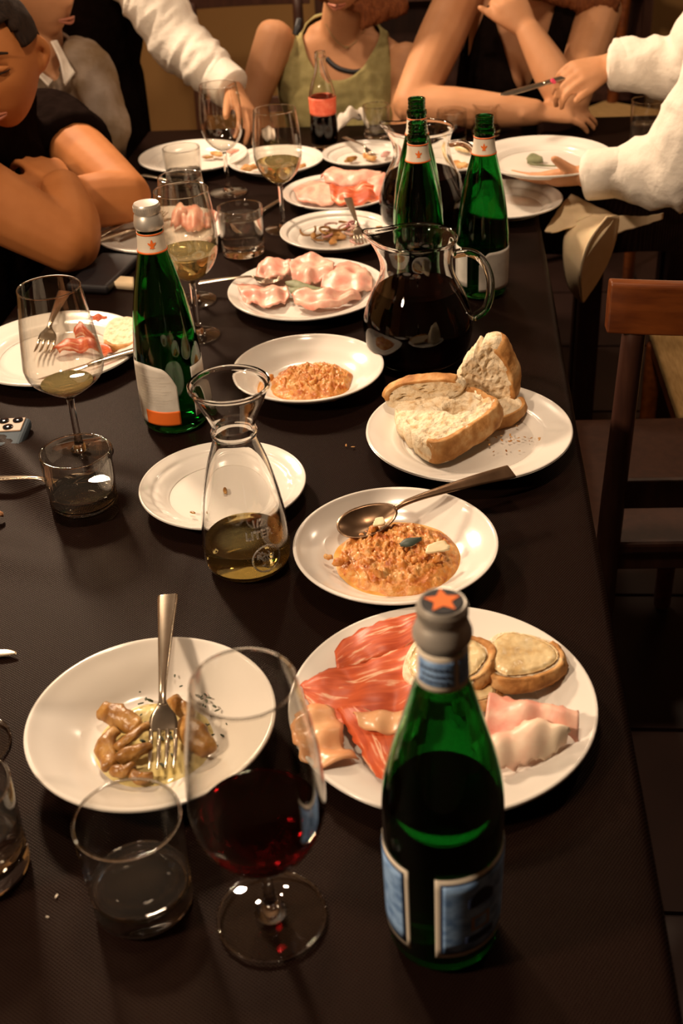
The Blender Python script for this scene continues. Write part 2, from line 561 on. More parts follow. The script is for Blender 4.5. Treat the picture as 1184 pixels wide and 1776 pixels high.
# ---------------------------------------------------------------- tables and cloths
def table(x0, x1, y0, y1, label):
    t = empty('dining_table', ((x0 + x1) / 2, (y0 + y1) / 2, 0), label=label, cat='table')
    w, d = x1 - x0, y1 - y0
    bobj('tabletop', (0, 0, TZ - 0.022), (w - 0.01, d - 0.01, 0.03), 'dark_wood', t)
    for sx in (-1, 1):
        for sy in (-1, 1):
            bobj('leg', (sx * (w / 2 - 0.10), sy * max(0.05, d / 2 - 0.36), (TZ - 0.037) / 2), (0.05, 0.05, TZ - 0.037), 'dark_wood', t)
    return t

CREASES = [(0.0, 1.0, 1.155, 0.0009, 0.004), (0.0, 1.0, 0.62, 0.0012, 0.008), (1.0, 0.0, -0.30, 0.0015, 0.010), (0.0, 1.0, 1.70, 0.0013, 0.008),
           (0.45, 0.89, 0.92, 0.007, 0.026), (0.78, 0.62, 0.36, 0.009, 0.030), (0.70, 0.71, 0.52, 0.008, 0.026), (0.25, 0.97, 0.92, 0.006, 0.03)]
def cloth_z(x, y):
    z = 0.0
    for i, (a, b, c, h, w) in enumerate(CREASES):
        d = (a * x + b * y - c) / w
        m = 1.0
        if i >= 4:
            m = max(0.0, min(1.0, (-0.30 - x) / 0.15)) * max(0, 1 - abs(y - 1.25) / 0.5)
        z += h * m * math.exp(-d * d)
    z += 0.0012 * noise.noise(Vector((x * 7, y * 7, 2)))
    return z - 0.001

def cloth(x0, x1, y0, y1, drop, label, step=0.012, flat=False, right=None):
    r = 0.012
    # cross section: distance past the table edge -> (outward, down)
    def over(d):
        if d <= 0: return 0.0, 0.0
        q = r * pi / 2
        if d < q: return r * sin(d / r), r * (1 - cos(d / r))
        return r, r + d - q
    nx = max(8, int((x1 - x0) / step)); ny = int((y1 - y0) / step)
    ex = [0, .004, .008, .012, .016, .03, .06, .10, .14, drop]
    us = [(x0, -e) for e in reversed(ex[1:])] + [(x0 + (x1 - x0) * i / nx, 0) for i in range(nx + 1)] + [(x1, e * (right or drop) / drop if e > .05 else e) for e in ex[1:]]
    vs = [(y0, -e) for e in reversed(ex[1:])] + [(y0 + (y1 - y0) * i / ny, 0) for i in range(ny + 1)] + [(y1, e) for e in ex[1:]]
    V, F = [], []
    for (x, ax) in us:
        for (y, ay) in vs:
            ox, dx = over(abs(ax)); oy, dy = over(abs(ay))
            d = max(dx, dy)
            sx = (1 if ax > 0 else -1); sy = (1 if ay > 0 else -1)
            w = 0.022 * min(1, d / 0.3)
            px = x + sx * ox + (sx * w * (0.5 + 0.5 * sin(y * 21 + 2 * sin(y * 5))) if ax else 0)
            py = y + sy * oy + (sy * w * (0.5 + 0.5 * sin(x * 23 + 1.3)) if ay else 0)
            z = TZ - d + (cloth_z(x, y) if not flat else 0.0008 * noise.noise(Vector((x * 7, y * 7, 2))))*(1 if d < .02 else 0)
            V.append((px, py, z))
    n = len(vs)
    for i in range(len(us) - 1):
        for j in range(n - 1):
            F.append((i * n + j, (i + 1) * n + j, (i + 1) * n + j + 1, i * n + j + 1))
    o = build('tablecloth', V, F, 'cloth')
    return tag(o, label, 'tablecloth')

X0, X1, Y0, Y1 = -0.725, 0.155, 0.20, 2.86
table(X0, X1, Y0, Y1, 'long dining table under the black cloth, running away from the camera')
cloth(X0, X1, Y0, Y1, 0.20, 'long black woven tablecloth with fold creases under all the plates', right=0.42)
table(0.225, 0.62, 2.53, 2.86, 'short side table under a black cloth at the far right end')
cloth(0.215, 0.63, 2.52, 2.87, 0.20, 'black tablecloth on the short side table beneath the woman\'s elbow', 0.03, True)

# ---------------------------------------------------------------- plates
def plate_profile(D, H, well, kind='flat'):
    r = D / 2
    if kind == 'flat':
        return [(0, .0055), (well * r * .9, .0055), (well * r, .0068), (well * r + .006, .0105), (well * r + .012, .0135), (well * r + .018, .0148), (r * .88, H * .82), (r * .96, H * .95),
                (r * .985, H), (r, H - .0006), (r, H - .002), (r * .98, H - .0042), (well * r + .014, .0095), (well * r + .004, .003), (well * r * .92, .0006), (well * r * .9, 0), (well * r * .86, .0),
                (well * r * .84, .002), (0, .002)]
    w = well * r
    return [(0, .0055), (w * .7, .0057), (w * .90, .0072), (w * 1.02, .0108), (w * 1.14, .0160), (w * 1.14 + (r - w * 1.14) * .35, H * .66), (w * 1.14 + (r - w * 1.14) * .7, H * .86), (r * .965, H * .985), (r * .985, H), (r, H - .0006), (r, H - .002),
            (r * .98, H - .0042), (w * 1.14 + (r - w * 1.14) * .35, H * .66 - .004), (w * 1.08, .0095), (w * .88, .0035), (w * .66, .001), (w * .64, 0), (w * .60, 0), (w * .58, .002), (0, .002)]

def swirl(D, k):
    r0 = D / 2
    def dz(r, a, z):
        u = (r / r0 - 0.74) / 0.22
        if u < 0 or u > 1 or z < .009: return 0
        m = max(0.0, cos(a * k / 2 + 0.6)) ** 1.2
        return 0.0009 * m * sin(pi * u) * sin(a * 26 + u * 7)
    return dz

def plate(loc, D, H, well, label, kind='flat', group='white dinner plates', relief=0, seg=96, cat='plate'):
    P = rnd([(a, b) + (0,) for a, b in plate_profile(D, H, well, kind)], 3 if not relief else 5)
    P = [(max(0, p.x), p.y) for p in P]
    P[0] = (0, P[0][1]); P[-1] = (0, P[-1][1])
    o = lobj('soup_plate' if kind != 'flat' else 'dinner_plate', P, 'china', None, 192 if relief else seg, loc, swirl(D, relief) if relief else None)
    return tag(o, label, cat, group)

PZ = TZ + 0.001
ham_c = (-0.008, 0.8228); mush_c = (-0.2703, 0.7781); soup_c = (-0.0605, 1.0683)
bread_c = (0.0229, 1.3359); empty_c = (-0.2763, 1.2062); soup2_c = (-0.2016, 1.5042); mid_c = (-0.2353, 1.8140); anti_c = (-0.2103, 2.0866)
plate((*ham_c, PZ), .284, .023, .66, 'large white plate of raw ham and crostini behind the front green bottle')
plate((*mush_c, PZ), .227, .037, .58, 'deep white bowl plate of cooked mushrooms with a fork standing in it', 'deep', 'white soup plates')
plate((*soup_c, PZ), .225, .031, .66, 'white soup plate of orange bread soup with a spoon across its rim', 'deep', 'white soup plates')
plate((*bread_c, PZ), .263, .024, .64, 'white plate with three pieces of bread and faint rim relief', relief=5)
plate((*empty_c, PZ), .203, .022, .66, 'empty white plate with swirled rim relief behind the carafe', relief=3)
plate((*soup2_c, PZ), .215, .031, .66, 'white soup plate of half eaten orange bread soup behind the carafe', 'deep', 'white soup plates')
plate((*mid_c, PZ), .261, .022, .70, 'white plate of pink cooked ham around green sage leaves')
plate((*anti_c, PZ), .206, .022, .70, 'small white plate of onion salad with a fork resting in it')
left_c = (-0.598, 1.600); pl_c = (-0.540, 2.110); fl_c = (-0.567, 2.575); f2_c = (-0.377, 2.530); f3_c = (-0.188, 2.562); hf_c = (-0.223, 2.308)
plate((*left_c, PZ), .262, .022, .66, 'white plate of ham scraps and bread at the left behind the wine glass')
plate((*pl_c, PZ), .247, .022, .66, 'white plate of ham rolls before the folded arms, two cutlery handles on it')
plate((*fl_c, PZ), .240, .022, .66, 'white plate farthest left, under the waiter\'s white cuff')
plate((*f2_c, PZ), .205, .022, .66, 'white plate of toast scraps behind the glass of white wine')
plate((*f3_c, PZ), .184, .022, .66, 'small white plate of scraps with a fork, next to the far pitcher')
plate((*hf_c, PZ), .224, .022, .70, 'white plate heaped with pink ham behind the onion salad')
plate((0.100, 2.235, PZ), .222, .024, .66, 'white plate lying on the cloth under the plate the waiter lifts')
plate((0.010, 2.52, PZ), .200, .022, .66, 'white plate of pasta scraps behind the right green bottle')
held_z = TZ + 0.055
held_c = (0.1781,2.3214,0.8200)
HP = plate((held_c[0], held_c[1], held_z), .268, .024, .66, 'large white plate with one sage leaf being lifted by the waiter')

# ---------------------------------------------------------------- glassware
def wall_profile(outer, t, floor_z):
    """outer run (bottom axis -> rim) + inner run back to the axis, wall thickness t"""
    out = rnd([(a, b, 0) for a, b in outer], 5)
    P = [(max(0, p.x), p.y) for p in out]
    P[0] = (0, P[0][1])
    inner = [(max(0.0005, r - t), z) for r, z in P if z > floor_z and r > t]
    inner = inner[::-1]
    rim = P[-1]
    return P + [(rim[0] - t * .3, rim[1] + t * .35), (rim[0] - t * .8, rim[1] + t * .2)] + inner + [(0, max(floor_z, inner[-1][1] - 0.0006))]

def liquid(name, outer, t, floor_z, level, mat, parent, grow=0.0002):
    out = rnd([(a, b, 0) for a, b in outer], 5)
    P = [(max(0, p.x - t + grow), p.y) for p in out if floor_z < p.y < level and p.x > t]
    if not P: return
    def rad(z):
        for (r0, z0), (r1, z1) in zip(P, P[1:]):
            if z0 <= z <= z1: return r0 + (r1 - r0) * (z - z0) / max(1e-9, z1 - z0)
        return P[-1][0]
    rl = P[-1][0]
    Q = [(0, P[0][1] - 0.0003)] + P + [(rl, level), (rl * .96, level - .0006), (0, level - .0008)]
    return lobj(name, Q, mat, parent, 64)

BOWL = {  # outer profile of the bowl above the stem, per glass
    'red': [(.0052, .066), (.012, .070), (.0255, .0755), (.0400, .092), (.0485, .115), (.0502, .138), (.0475, .178), (.0425, .210), (.0362, .2415)],
    'angular': [(.0050, .082), (.011, .086), (.026, .096), (.0450, .112), (.0502, .126), (.0500, .138), (.0460, .175), (.0418, .206), (.0385, .2315)],
    'round': [(.0048, .090), (.011, .094), (.0240, .102), (.0385, .120), (.0455, .142), (.0465, .160), (.0450, .189), (.0425, .212), (.0400, .2315)],
}
def wine_glass(loc, kind, label, scale=1.0, level=None, wine=None, foot=.0405):
    g = empty('wine_glass', loc, label=label, cat='wine glass', group='stemmed wine glasses')
    B = BOWL[kind]
    z0 = B[0][1]
    L = lobj('bowl', wall_profile([(0, z0 - .004), (.004, z0 - .003)] + B, .0011, z0 + .007), 'thin_glass', g, 72)
    lobj('stem', [(0, .0055), (.0125, .0055), (.0085, .009), (.0058, .016), (.0046, .028), (.0043, z0 * .6), (.0044, z0 - .012), (.0050, z0 - .002), (0, z0 - .002)], 'glass', g, 32)
    lobj('foot', [(0, .0005), (foot * .9, .0003), (foot, .0008), (foot, .0018), (foot * .97, .0024), (foot * .5, .0036), (.014, .0052), (.010, .0062), (0, .0062)], 'thin_glass', g, 72)
    lobj('foot_rim', [(foot - .0010 + .0011 * cos(q * pi / 4), .0013 + .0009 * sin(q * pi / 4)) for q in range(9)], 'glass', g, 72)
    br, bz = B[-1]
    lobj('rim', [(br - .0005 + .0010 * cos(q * pi / 4), bz + .0010 * sin(q * pi / 4)) for q in range(9)], 'glass', g, 72)
    if wine:
        liquid('wine', [(0, z0 - .004), (.004, z0 - .003)] + B, .0011, z0 + .007, level, wine, g)
    g.scale = (scale,) * 3
    return g

wine_glass((-0.139, 0.5944, PZ), 'red', 'wine glass of red wine standing at the front beside the green bottle', 1.0, .114, 'red_wine', .0430)
wine_glass((-0.4860, 1.3150, PZ), 'angular', 'nearly empty wine glass at left with an angular bowl, behind a tumbler', 1.0, .104, 'white_wine', .042)
wine_glass((-0.3935, 1.6761, PZ), 'round', 'wine glass with white wine just behind the tall green bottle', 1.0, .139, 'white_wine', .034)
wine_glass((-0.3160, 2.1480, PZ), 'round', 'wine glass with white wine in front of the plate of toast scraps', .96, .135, 'white_wine', .036)
wine_glass((-0.4579, 2.3750, PZ), 'round', 'empty wine glass under the waiter\'s hand, farthest left', .93, None, None, .042)
wine_glass((-0.4486, 0.7729, PZ), 'round', 'wine glass cut off by the left edge, only its foot in view', 1.0, None, None, .040)
wine_glass((-0.425, 1.815, PZ), 'angular', 'wine glass mostly hidden behind the tall green bottle, its foot showing', .9, None, None, .040)

def tumbler(loc, r, h, label, level=None, base=.013, taper=.97, mat='water'):
    g = empty('tumbler', loc, label=label, cat='tumbler', group='water tumblers')
    O = [(0, .0008), (r * taper * .86, .0004), (r * taper * .96, .0018), (r * taper, .006), (r * (taper + 1) / 2, h * .5), (r, h)]
    P = [(r * taper - .0006, base + .0105), (r * (taper + 1) / 2, h * .5), (r, h - .001), (r - .0006, h), (r - .0014, h - .0004), (r - .0018, h - .002), (r * (taper + 1) / 2 - .002, h * .5), (r * taper - .0024, base + .0105)]
    lobj('glass_wall', P + [P[0]], 'thin_glass', g, 72)
    lobj('rim', [(r - .0009 + .0012 * cos(q * pi / 4), h - .0006 + .0011 * sin(q * pi / 4)) for q in range(9)], 'glass', g, 72)
    Q = [(0, .001), (r * taper * .84, .0005), (r * taper * .94, .0014), (r * taper * .99, .004), (r * taper, .008), (r * taper, base + .0104), (r * taper - .0025, base + .0104), (r * taper - .0045, base + .0045), (r * taper - .010, base + .0012), (r * .3, base), (0, base)]
    lobj('thick_base', Q, 'glass', g, 72)
    if level:
        q = .0002
        def ra(z): return r * taper + (r - r * taper) * (z - .008) / (h - .008)
        lobj('water', [(0, base - q), (r * .3, base - q), (r * taper - .010, base + .0012 - q), (r * taper - .0045 + q, base + .0045 - q), (r * taper - .0025 + q, base + .010), (ra(level) - .0021 + q, level), (ra(level) - .005, level - .0007), (0, level - .0009)], mat, g, 72)
    return g

tumbler((-0.2436, 0.6056, PZ), .0415, .0945, 'near tumbler left of the red wine glass, a little water in it', .026)
tumbler((-0.4390, 1.1690, PZ), .0415, .088, 'tumbler a third full of water in front of the angular wine glass', .036)
tumbler((-0.3745, 2.030, PZ), .0405, .086, 'full tumbler of water beside the plate of ham rolls', .068)
tumbler((-0.5600, 2.435, PZ), .0390, .078, 'tumbler standing before the plate farthest left', .030)
tumbler((-0.3860, 0.6316, PZ), .0410, .0945, 'tumbler of water cut off by the left edge at the front', .055)
tumbler((-0.168, 2.700, PZ), .030, .085, 'small tumbler in front of the olive top, left of the pitcher', .03)
tumbler((0.000, 2.690, PZ), .034, .072, 'tumbler by the forearm on the table, left one of two', .03, mat='dark_wine')
tumbler((0.078, 2.745, PZ), .034, .072, 'tumbler by the forearm on the table, right one of two', .03)
tumbler((0.415, 2.62, PZ), .034, .10, 'tall tumbler on the side table next to the waiter\'s sleeve', .05)
tumbler((0.465, 2.55, PZ), .034, .08, 'short tumbler on the side table next to the waiter\'s sleeve', .03)

# carafe
def writing(txt, size, parent, rad, ang, zc, mat, depth=.0006, name='embossed_lettering'):
    cu = bpy.data.curves.new('lettering', 'FONT')
    cu.body = txt
    cu.size = size
    cu.align_x = 'CENTER'
    cu.align_y = 'CENTER'
    cu.extrude = depth
    cu.resolution_u = 3
    cu.offset = size * .022
    tmp = bpy.data.objects.new('lettering', cu)
    C.objects.link(tmp)
    dg = bpy.context.evaluated_depsgraph_get()
    me = bpy.data.meshes.new_from_object(tmp.evaluated_get(dg))
    bpy.data.objects.remove(tmp)
    for v in me.vertices:
        x, y, z = v.co
        rr = rad(zc + y) + z
        a = ang + x / rad(zc)
        v.co = (rr * cos(a), rr * sin(a), zc + y)
    me.name = name
    me.materials.clear()
    me.materials.append(M[mat])
    o = bpy.data.objects.new(name, me)
    C.objects.link(o)
    o.parent = parent
    return o

def radius_of(P):
    def f(z):
        for (r0, z0), (r1, z1) in zip(P, P[1:]):
            if min(z0, z1) <= z <= max(z0, z1) and z0 != z1:
                return r0 + (r1 - r0) * (z - z0) / (z1 - z0)
        return P[-1][0]
    return f

cf = empty('carafe', (-0.2265, 1.0707, PZ), label='half litre glass carafe with a little white wine in front of the empty plate', cat='carafe')
CO = [(0, .003), (.030, .001), (.0400, .0010), (.0455, .0055), (.0482, .016), (.0486, .032), (.0468, .058), (.0420, .092), (.0335, .128), (.0255, .153), (.0232, .163), (.0250, .1675), (.0235, .1725), (.0232, .178), (.0275, .189), (.0345, .204), (.0395, .2165), (.0425, .2210), (.0428, .2245)]
lobj('glass_wall', wall_profile(CO, .0026, .009), 'glass', cf, 96)
liquid('wine', CO, .0026, .009, .036, 'white_wine', cf)
cr = radius_of([(p.x, p.y) for p in rnd([(a, b, 0) for a, b in CO], 5)])
writing('LITER', .0125, cf, cr, R(-60), .0640, 'raised_glass', .0017)
writing('1/2', .0110, cf, cr, R(-60), .0775, 'raised_glass', .0015)
# embossed seal: ring and a raised curling figure
V, F = [], []
ca, cz, sr = R(-53), .032, .0165
def onwall(u, v, up=.0):
    z = cz + v
    a = ca + u / cr(cz)
    rr = cr(z) + up
    return (rr * cos(a), rr * sin(a), z)
tube(V, F, [(onwall(sr * cos(t * 2 * pi / 24), sr * sin(t * 2 * pi / 24)), .0011) for t in range(25)], seg=6, sub=2)
V = [tuple(v) for v in V]
random.seed(3)
for k in range(9):
    u0, v0 = random.uniform(-.009, .009), random.uniform(-.009, .009)
    ph = random.uniform(0, 6)
    pts = []
    for t in range(7):
        pts.append((onwall(u0 + .0016 * t * cos(ph) - .004 * cos(ph) + .0022 * sin(t * 1.3 + k), v0 + .0012 * t * sin(ph) - .003 * sin(ph) + .0018 * cos(t * 1.7 + k)), .0007))
    tube(V, F, pts, seg=6, sub=2)
build('embossed_seal', V, F, 'raised_glass', cf)

# pitchers
def spout(o, zr, ang, reach):
    for v in o.data.vertices:
        x, y, z = v.co
        if z > zr - .06:
            a = math.atan2(y, x)
            d = (a - ang + pi) % (2 * pi) - pi
            m = math.exp(-(d / .42) ** 2) * ((z - zr + .06) / .06) ** 2
            r = math.hypot(x, y)
            v.co.x += cos(ang) * reach * m
            v.co.y += sin(ang) * reach * m
            v.co.z += .006 * m
PO = [(0, .004), (.040, .0015), (.052, .001), (.0630, .006), (.0745, .022), (.0795, .048), (.0780, .070), (.0690, .097), (.0575, .120), (.0520, .135), (.0500, .150), (.0515, .165), (.0545, .176), (.0575, .1815), (.0575, .185)]
def pitcher(loc, label, level, hang, sp):
    g = empty('glass_pitcher', loc, label=label, cat='pitcher', group='glass wine pitchers')
    o = lobj('glass_wall', wall_profile(PO, .003, .010), 'glass', g, 96)
    spout(o, .185, sp, .021)
    liquid('wine', PO, .003, .010, level, 'dark_wine', g)
    hx, hy = cos(hang), sin(hang)
    tobj('handle', [((hx * q, hy * q, z), a, b) for q, z, a, b in ((.0535, .158, .009, .006), (.072, .160, .009, .006), (.090, .150, .009, .006), (.102, .126, .009, .006), (.104, .098, .009, .006), (.097, .074, .009, .006), (.0815, .062, .009, .006))], 'glass', g, side=(-hy, hx, 0))
    return g
pitcher((-0.0480, 1.592, PZ), 'glass pitcher of dark red wine behind the bread plate', .112, R(2), R(172))
pitcher((-0.0530, 2.142, PZ), 'glass pitcher of dark wine partly hidden behind two green bottles', .105, R(-12), R(165))

# ---------------------------------------------------------------- bottles
def patch(name, rad, a0, a1, z0, z1, mat, parent, up=.0003, n=24, nz=8, top=None, th=.0002):
    """label wrapped on the bottle between two angles; top(t) bends its upper edge"""
    V, F = [], []
    for i in range(n + 1):
        t = i / n
        a = a0 + (a1 - a0) * t
        zt = z1 if top is None else top(t)
        for j in range(nz + 1):
            z = z0 + (zt - z0) * j / nz
            for q in (up, up + th):
                r = rad(z) + q
                V.append((r * cos(a), r * sin(a), z))
    m = (nz + 1) * 2
    for i in range(n):
        for j in range(nz):
            p = i * m + j * 2
            F.append((p + 1, p + m + 1, p + m + 3, p + 3))
            F.append((p, p + 2, p + m + 2, p + m))
    for i in range(n):
        p = i * m
        F.append((p, p + m, p + m + 1, p + 1))
        p = i * m + nz * 2
        F.append((p, p + 1, p + m + 1, p + m))
    for j in range(nz):
        p = j * 2
        F.append((p, p + 1, p + 3, p + 2))
        p = n * m + j * 2
        F.append((p, p + 2, p + 3, p + 1))
    return build(name, V, F, mat, parent)

def frame(name, rad, a0, a1, z0, z1, wa, wz, mat, parent, up):
    V, F = [], []
    for (b0, b1, y0, y1) in ((a0, a1, z0, z0 + wz), (a0, a1, z1 - wz, z1), (a0, a0 + wa, z0, z1), (a1 - wa, a1, z0, z1)):
        n = max(2, int(abs(b1 - b0) / .08))
        m = 6
        base = len(V)
        for i in range(n + 1):
            for j in range(m + 1):
                a = b0 + (b1 - b0) * i / n
                z = y0 + (y1 - y0) * j / m
                r = rad(z) + up
                V.append((r * cos(a), r * sin(a), z))
        for i in range(n):
            for j in range(m):
                p = base + i * (m + 1) + j
                F.append((p, p + m + 1, p + m + 2, p + 1))
    return build(name, V, F, mat, parent)

def bottle(loc, outer, label, level=None, group='green water bottles', name='water_bottle', glass='green_glass', liq='water', cat='bottle'):
    g = empty(name, loc, label=label, cat=cat, group=group)
    lobj('glass_wall', wall_profile(outer, .0028, .012), glass, g, 80)
    if level: liquid('water', outer, .0028, .012, level, liq, g)
    return g, radius_of([(max(0, p.x), p.y) for p in rnd([(a, b, 0) for a, b in outer], 5)])

def screw_cap(g, z0, z1, r, ring):
    cap = lobj('screw_cap', [(0, z1 - .0006), (r * .80, z1 - .0006), (r * .92, z1), (r, z1 - .0022), (r, z1 - .010), (r * .96, z1 - .0115), (r * .96, z1 - .013), (r * 1.03, z1 - .0145), (ring, z0 + .0075), (ring * 1.005, z0 + .0045), (ring * .97, z0 + .002), (ring * .90, z0), (r * .9, z0), (0, z0)], 'alu', g, 64)
    V, F = [], []
    for k in range(48):
        a = 2 * pi * k / 48
        box(V, F, (r * cos(a), r * sin(a), z1 - .0062), (.0011, .0008, .0062), Matrix.Rotation(a, 3, 'Z'))
    build('knurling', V, F, 'alu', cap, smooth=False)
    return cap

# front bottle
FB, fr = bottle((-0.005, 0.5885, PZ), [(0, .006), (.030, .0015), (.0365, .0005), (.0405, .004), (.0420, .012), (.0424, .04), (.0432, .10), (.0435, .135), (.0414, .162), (.0355, .19), (.0281, .2164), (.0213, .2421), (.0183, .2521), (.0167, .261), (.0158, .284), (.0145, .292), (.0140, .304), (.0138, .310)],
    'green water bottle at the front with blue labels and an orange star cap', .150)
cap = screw_cap(FB, .2865, .3165, .0160, .0192)
lobj('cap_disc', [(0, .3172), (.0128, .3172), (.0134, .3166), (.0134, .3158), (0, .3158)], 'black_print', cap, 48)
V, F = [(0, 0, .3176)], []
for k in range(10):
    a = pi / 2 + k * pi / 5 + .12
    r = .0122 if k % 2 == 0 else .0056
    V.append((r * cos(a), r * sin(a), .3176))
for k in range(10): F.append((0, 1 + k, 1 + (k + 1) % 10))
build('star_emblem', V, F, 'orange', cap, smooth=False)
nl = patch('neck_label', fr, 0, 2 * pi, .256, .2845, 'cream_print', FB, .0004, 48)
patch('blue_panel', fr, R(-150), R(-62), .2605, .2800, 'blue_print', nl, .0008, 16)
patch('blue_panel', fr, R(-52), R(80), .2605, .2800, 'blue_print', nl, .0008, 16)
V, F = [], []
for zz, ww in ((.2745, .9), (.2690, .8), (.2645, .85)):
    pts = []
    for k in range(22):
        a = R(-108) + (k / 21 - .5) * 1.25 * ww
        r = fr(zz) + .0012
        z = zz + .0011 * sin(k * 2.3 + zz * 900)
        pts.append(((r * cos(a), r * sin(a), z), .00055))
    tube(V, F, pts, seg=5, sub=1)
build('script_print', V, F, 'navy', nl)
for nm, a0, a1 in (('left_label', -232, -123), ('right_label', -97, 12)):
    lb = patch('body_label', fr, R(a0), R(a1), .022, .108, 'cream_print', FB, .0004, 32)
    patch('blue_panel', fr, R(a0 + 5), R(a1 - 5), .0265, .1035, 'navy', lb, .0008, 30)
    patch('blue_panel', fr, R(a0 + 7.5), R(a1 - 7.5), .0285, .1015, 'blue_print', lb, .0011, 30)
    if a0 == -97:
        frame('gold_emblem', fr, R(-62), R(-41), .048, .063, R(3), .002, 'gold_print', lb, .0016)
        patch('dark_crest', fr, R(-66), R(-36), .074, .090, 'navy', lb, .0014, 8, top=lambda t: .082 + .009 * sin(pi * t))
        patch('dark_band', fr, R(-68), R(-34), .036, .043, 'navy', lb, .0014, 8)

# tall bottle on the left and its three kin
TALL = [(0, .006), (.030, .0015), (.0375, .0005), (.0420, .004), (.0440, .012), (.0444, .04), (.0445, .07), (.0436, .105), (.0412, .130), (.0375, .158), (.0311, .193), (.0240, .222), (.0195, .240), (.0172, .252), (.0160, .270), (.0145, .280), (.0140, .290), (.0138, .296)]
def fleur(parent, rad, a, z, s, up):
    V, F = [], []
    def pet(u0, v0, u1, v1, w):
        n = 8
        b = len(V)
        for i in range(n + 1):
            t = i / n
            cu, cv = u0 + (u1 - u0) * t, v0 + (v1 - v0) * t
            h = w * sin(pi * t) ** .8 + .00005
            dx, dy = u1 - u0, v1 - v0
            L = math.hypot(dx, dy)
            for q in (-1, 1):
                uu, vv = cu - dy / L * h * q, cv + dx / L * h * q
                r = rad(z + vv) + up
                V.append((r * cos(a + uu / r), r * sin(a + uu / r), z + vv))
        for i in range(n):
            F.append((b + 2 * i, b + 2 * i + 1, b + 2 * i + 3, b + 2 * i + 2))
    pet(0, -s, 0, s, s * .28)
    pet(-s * .1, -s * .3, -s * .85, s * .35, s * .2)
    pet(s * .1, -s * .3, s * .85, s * .35, s * .2)
    pet(-s * .5, -s * .3, s * .5, -s * .3, s * .13)
    pet(-s * .05, -s * .4, -s * .5, -s * .9, s * .13)
    pet(s * .05, -s * .4, s * .5, -s * .9, s * .13)
    return build('lily_emblem', V, F, 'orange', parent)

def tall_bottle(loc, label, level, view, capped, scale=1.0, wave=True, gap=None, lab=True):
    g, rr = bottle(loc, TALL, label, level)
    v = R(view)
    if capped:
        screw_cap(g, .273, .3045, .0166, .0186)
        n0, n1 = .2445, .2695
    else:
        for z in (.2835, .2895, .2955):
            lobj('thread', [(.0130, z - .0024), (.0146, z - .0022), (.0152, z), (.0146, z + .0022), (.0130, z + .0024)], 'green_glass', g, 40)
        lobj('collar', [(.0140, .2700), (.0172, .2712), (.0176, .2745), (.0170, .2778), (.0140, .279)], 'green_glass', g, 40)
        n0, n1 = .238, .2665
    nk = patch('neck_label', rr, 0, 2 * pi, n0, n1, 'cream_print', g, .0004, 48)
    patch('orange_band', rr, 0, 2 * pi, n0, n0 + .0022, 'orange', nk, .0008, 48, 1)
    patch('orange_band', rr, 0, 2 * pi, n1 - .0022, n1, 'orange', nk, .0008, 48, 1)
    fleur(nk, rr, v, (n0 + n1) / 2, .0062, .0012)
    if lab:
        if wave:
            def top(t):
                return .118 - .018 * min(1, max(0, (t - .10) / .22)) ** 2 * (3 - 2 * min(1, max(0, (t - .10) / .22))) + .004 * sin(min(1, max(0, (t - .3) / .5)) * pi) - .028 * max(0, (t - .78) / .22) ** 2.2
            a0, a1 = v + R(-120), v + R(8)
            lb = patch('front_label', rr, a0, a1, .0155, .1, 'paper', g, .0004, 48, 12, top)
            patch('orange_block', rr, v + R(-56), a1, .0155, .0365, 'orange', lb, .0008, 16)
            V, F = [], []
            for k in range(11):
                zz = .0455 + k * .0042
                pts = []
                for q in range(9):
                    a = v + R(-62) + q / 8 * R(44 + 8 * ((k * 7) % 3))
                    r = rr(zz) + .0008
                    pts.append(((r * cos(a), r * sin(a), zz), .00028))
                tube(V, F, pts, seg=4, sub=1)
            build('fine_print', V, F, 'grey_print', lb)
            patch('back_label', rr, v + R(37), v + R(112), .0215, .094, 'paper', g, .0004, 24)
        else:
            def top2(t):
                s = min(1, max(0, t / .2))
                return .062 + .022 * s * (2 - s) + .010 * max(0, (t - .65) / .35) ** 2
            patch('front_label', rr, v + R(-6), v + R(120), .0155, .1, 'paper', g, .0004, 48, 12, top2)
            patch('back_label', rr, v + R(-110), v + R(-33), .0215, .088, 'paper', g, .0004, 24)
    g.scale = (scale,) * 3
    return g
tall_bottle((-0.3745, 1.4020, PZ), 'tall green water bottle with silver screw cap and white and orange label, at left', .140, -75, True)
tall_bottle((0.0500, 1.840, PZ), 'uncapped green water bottle standing rightmost, pale label showing behind the pitcher handle', .088, -92, False, .95, wave=False)
tall_bottle((-0.0510, 1.812, PZ), 'uncapped green water bottle directly behind the near pitcher of wine', .020, -85, False, .95, wave=False, lab=False)
tall_bottle((-0.0560, 1.955, PZ), 'rearmost green water bottle, hidden up to its neck by another bottle', None, -88, False, .95, wave=False, lab=False)

# cola-like bottle
CK = [(0, .005), (.022, .001), (.0275, .001), (.0300, .006), (.0305, .05), (.0290, .075), (.0300, .098), (.0295, .118), (.0240, .140), (.0165, .160), (.0128, .178), (.0122, .190), (.0135, .194), (.0122, .198), (.0120, .206)]
g, rr = bottle((-0.2850, 2.680, PZ), CK, 'clear soft drink bottle with dark contents and plain coral label', .074, 'soft drink bottle', 'soft_drink_bottle', 'glass', 'dark_wine')
patch('coral_label', rr, 0, 2 * pi, .076, .113, 'coral', g, .0004, 40)

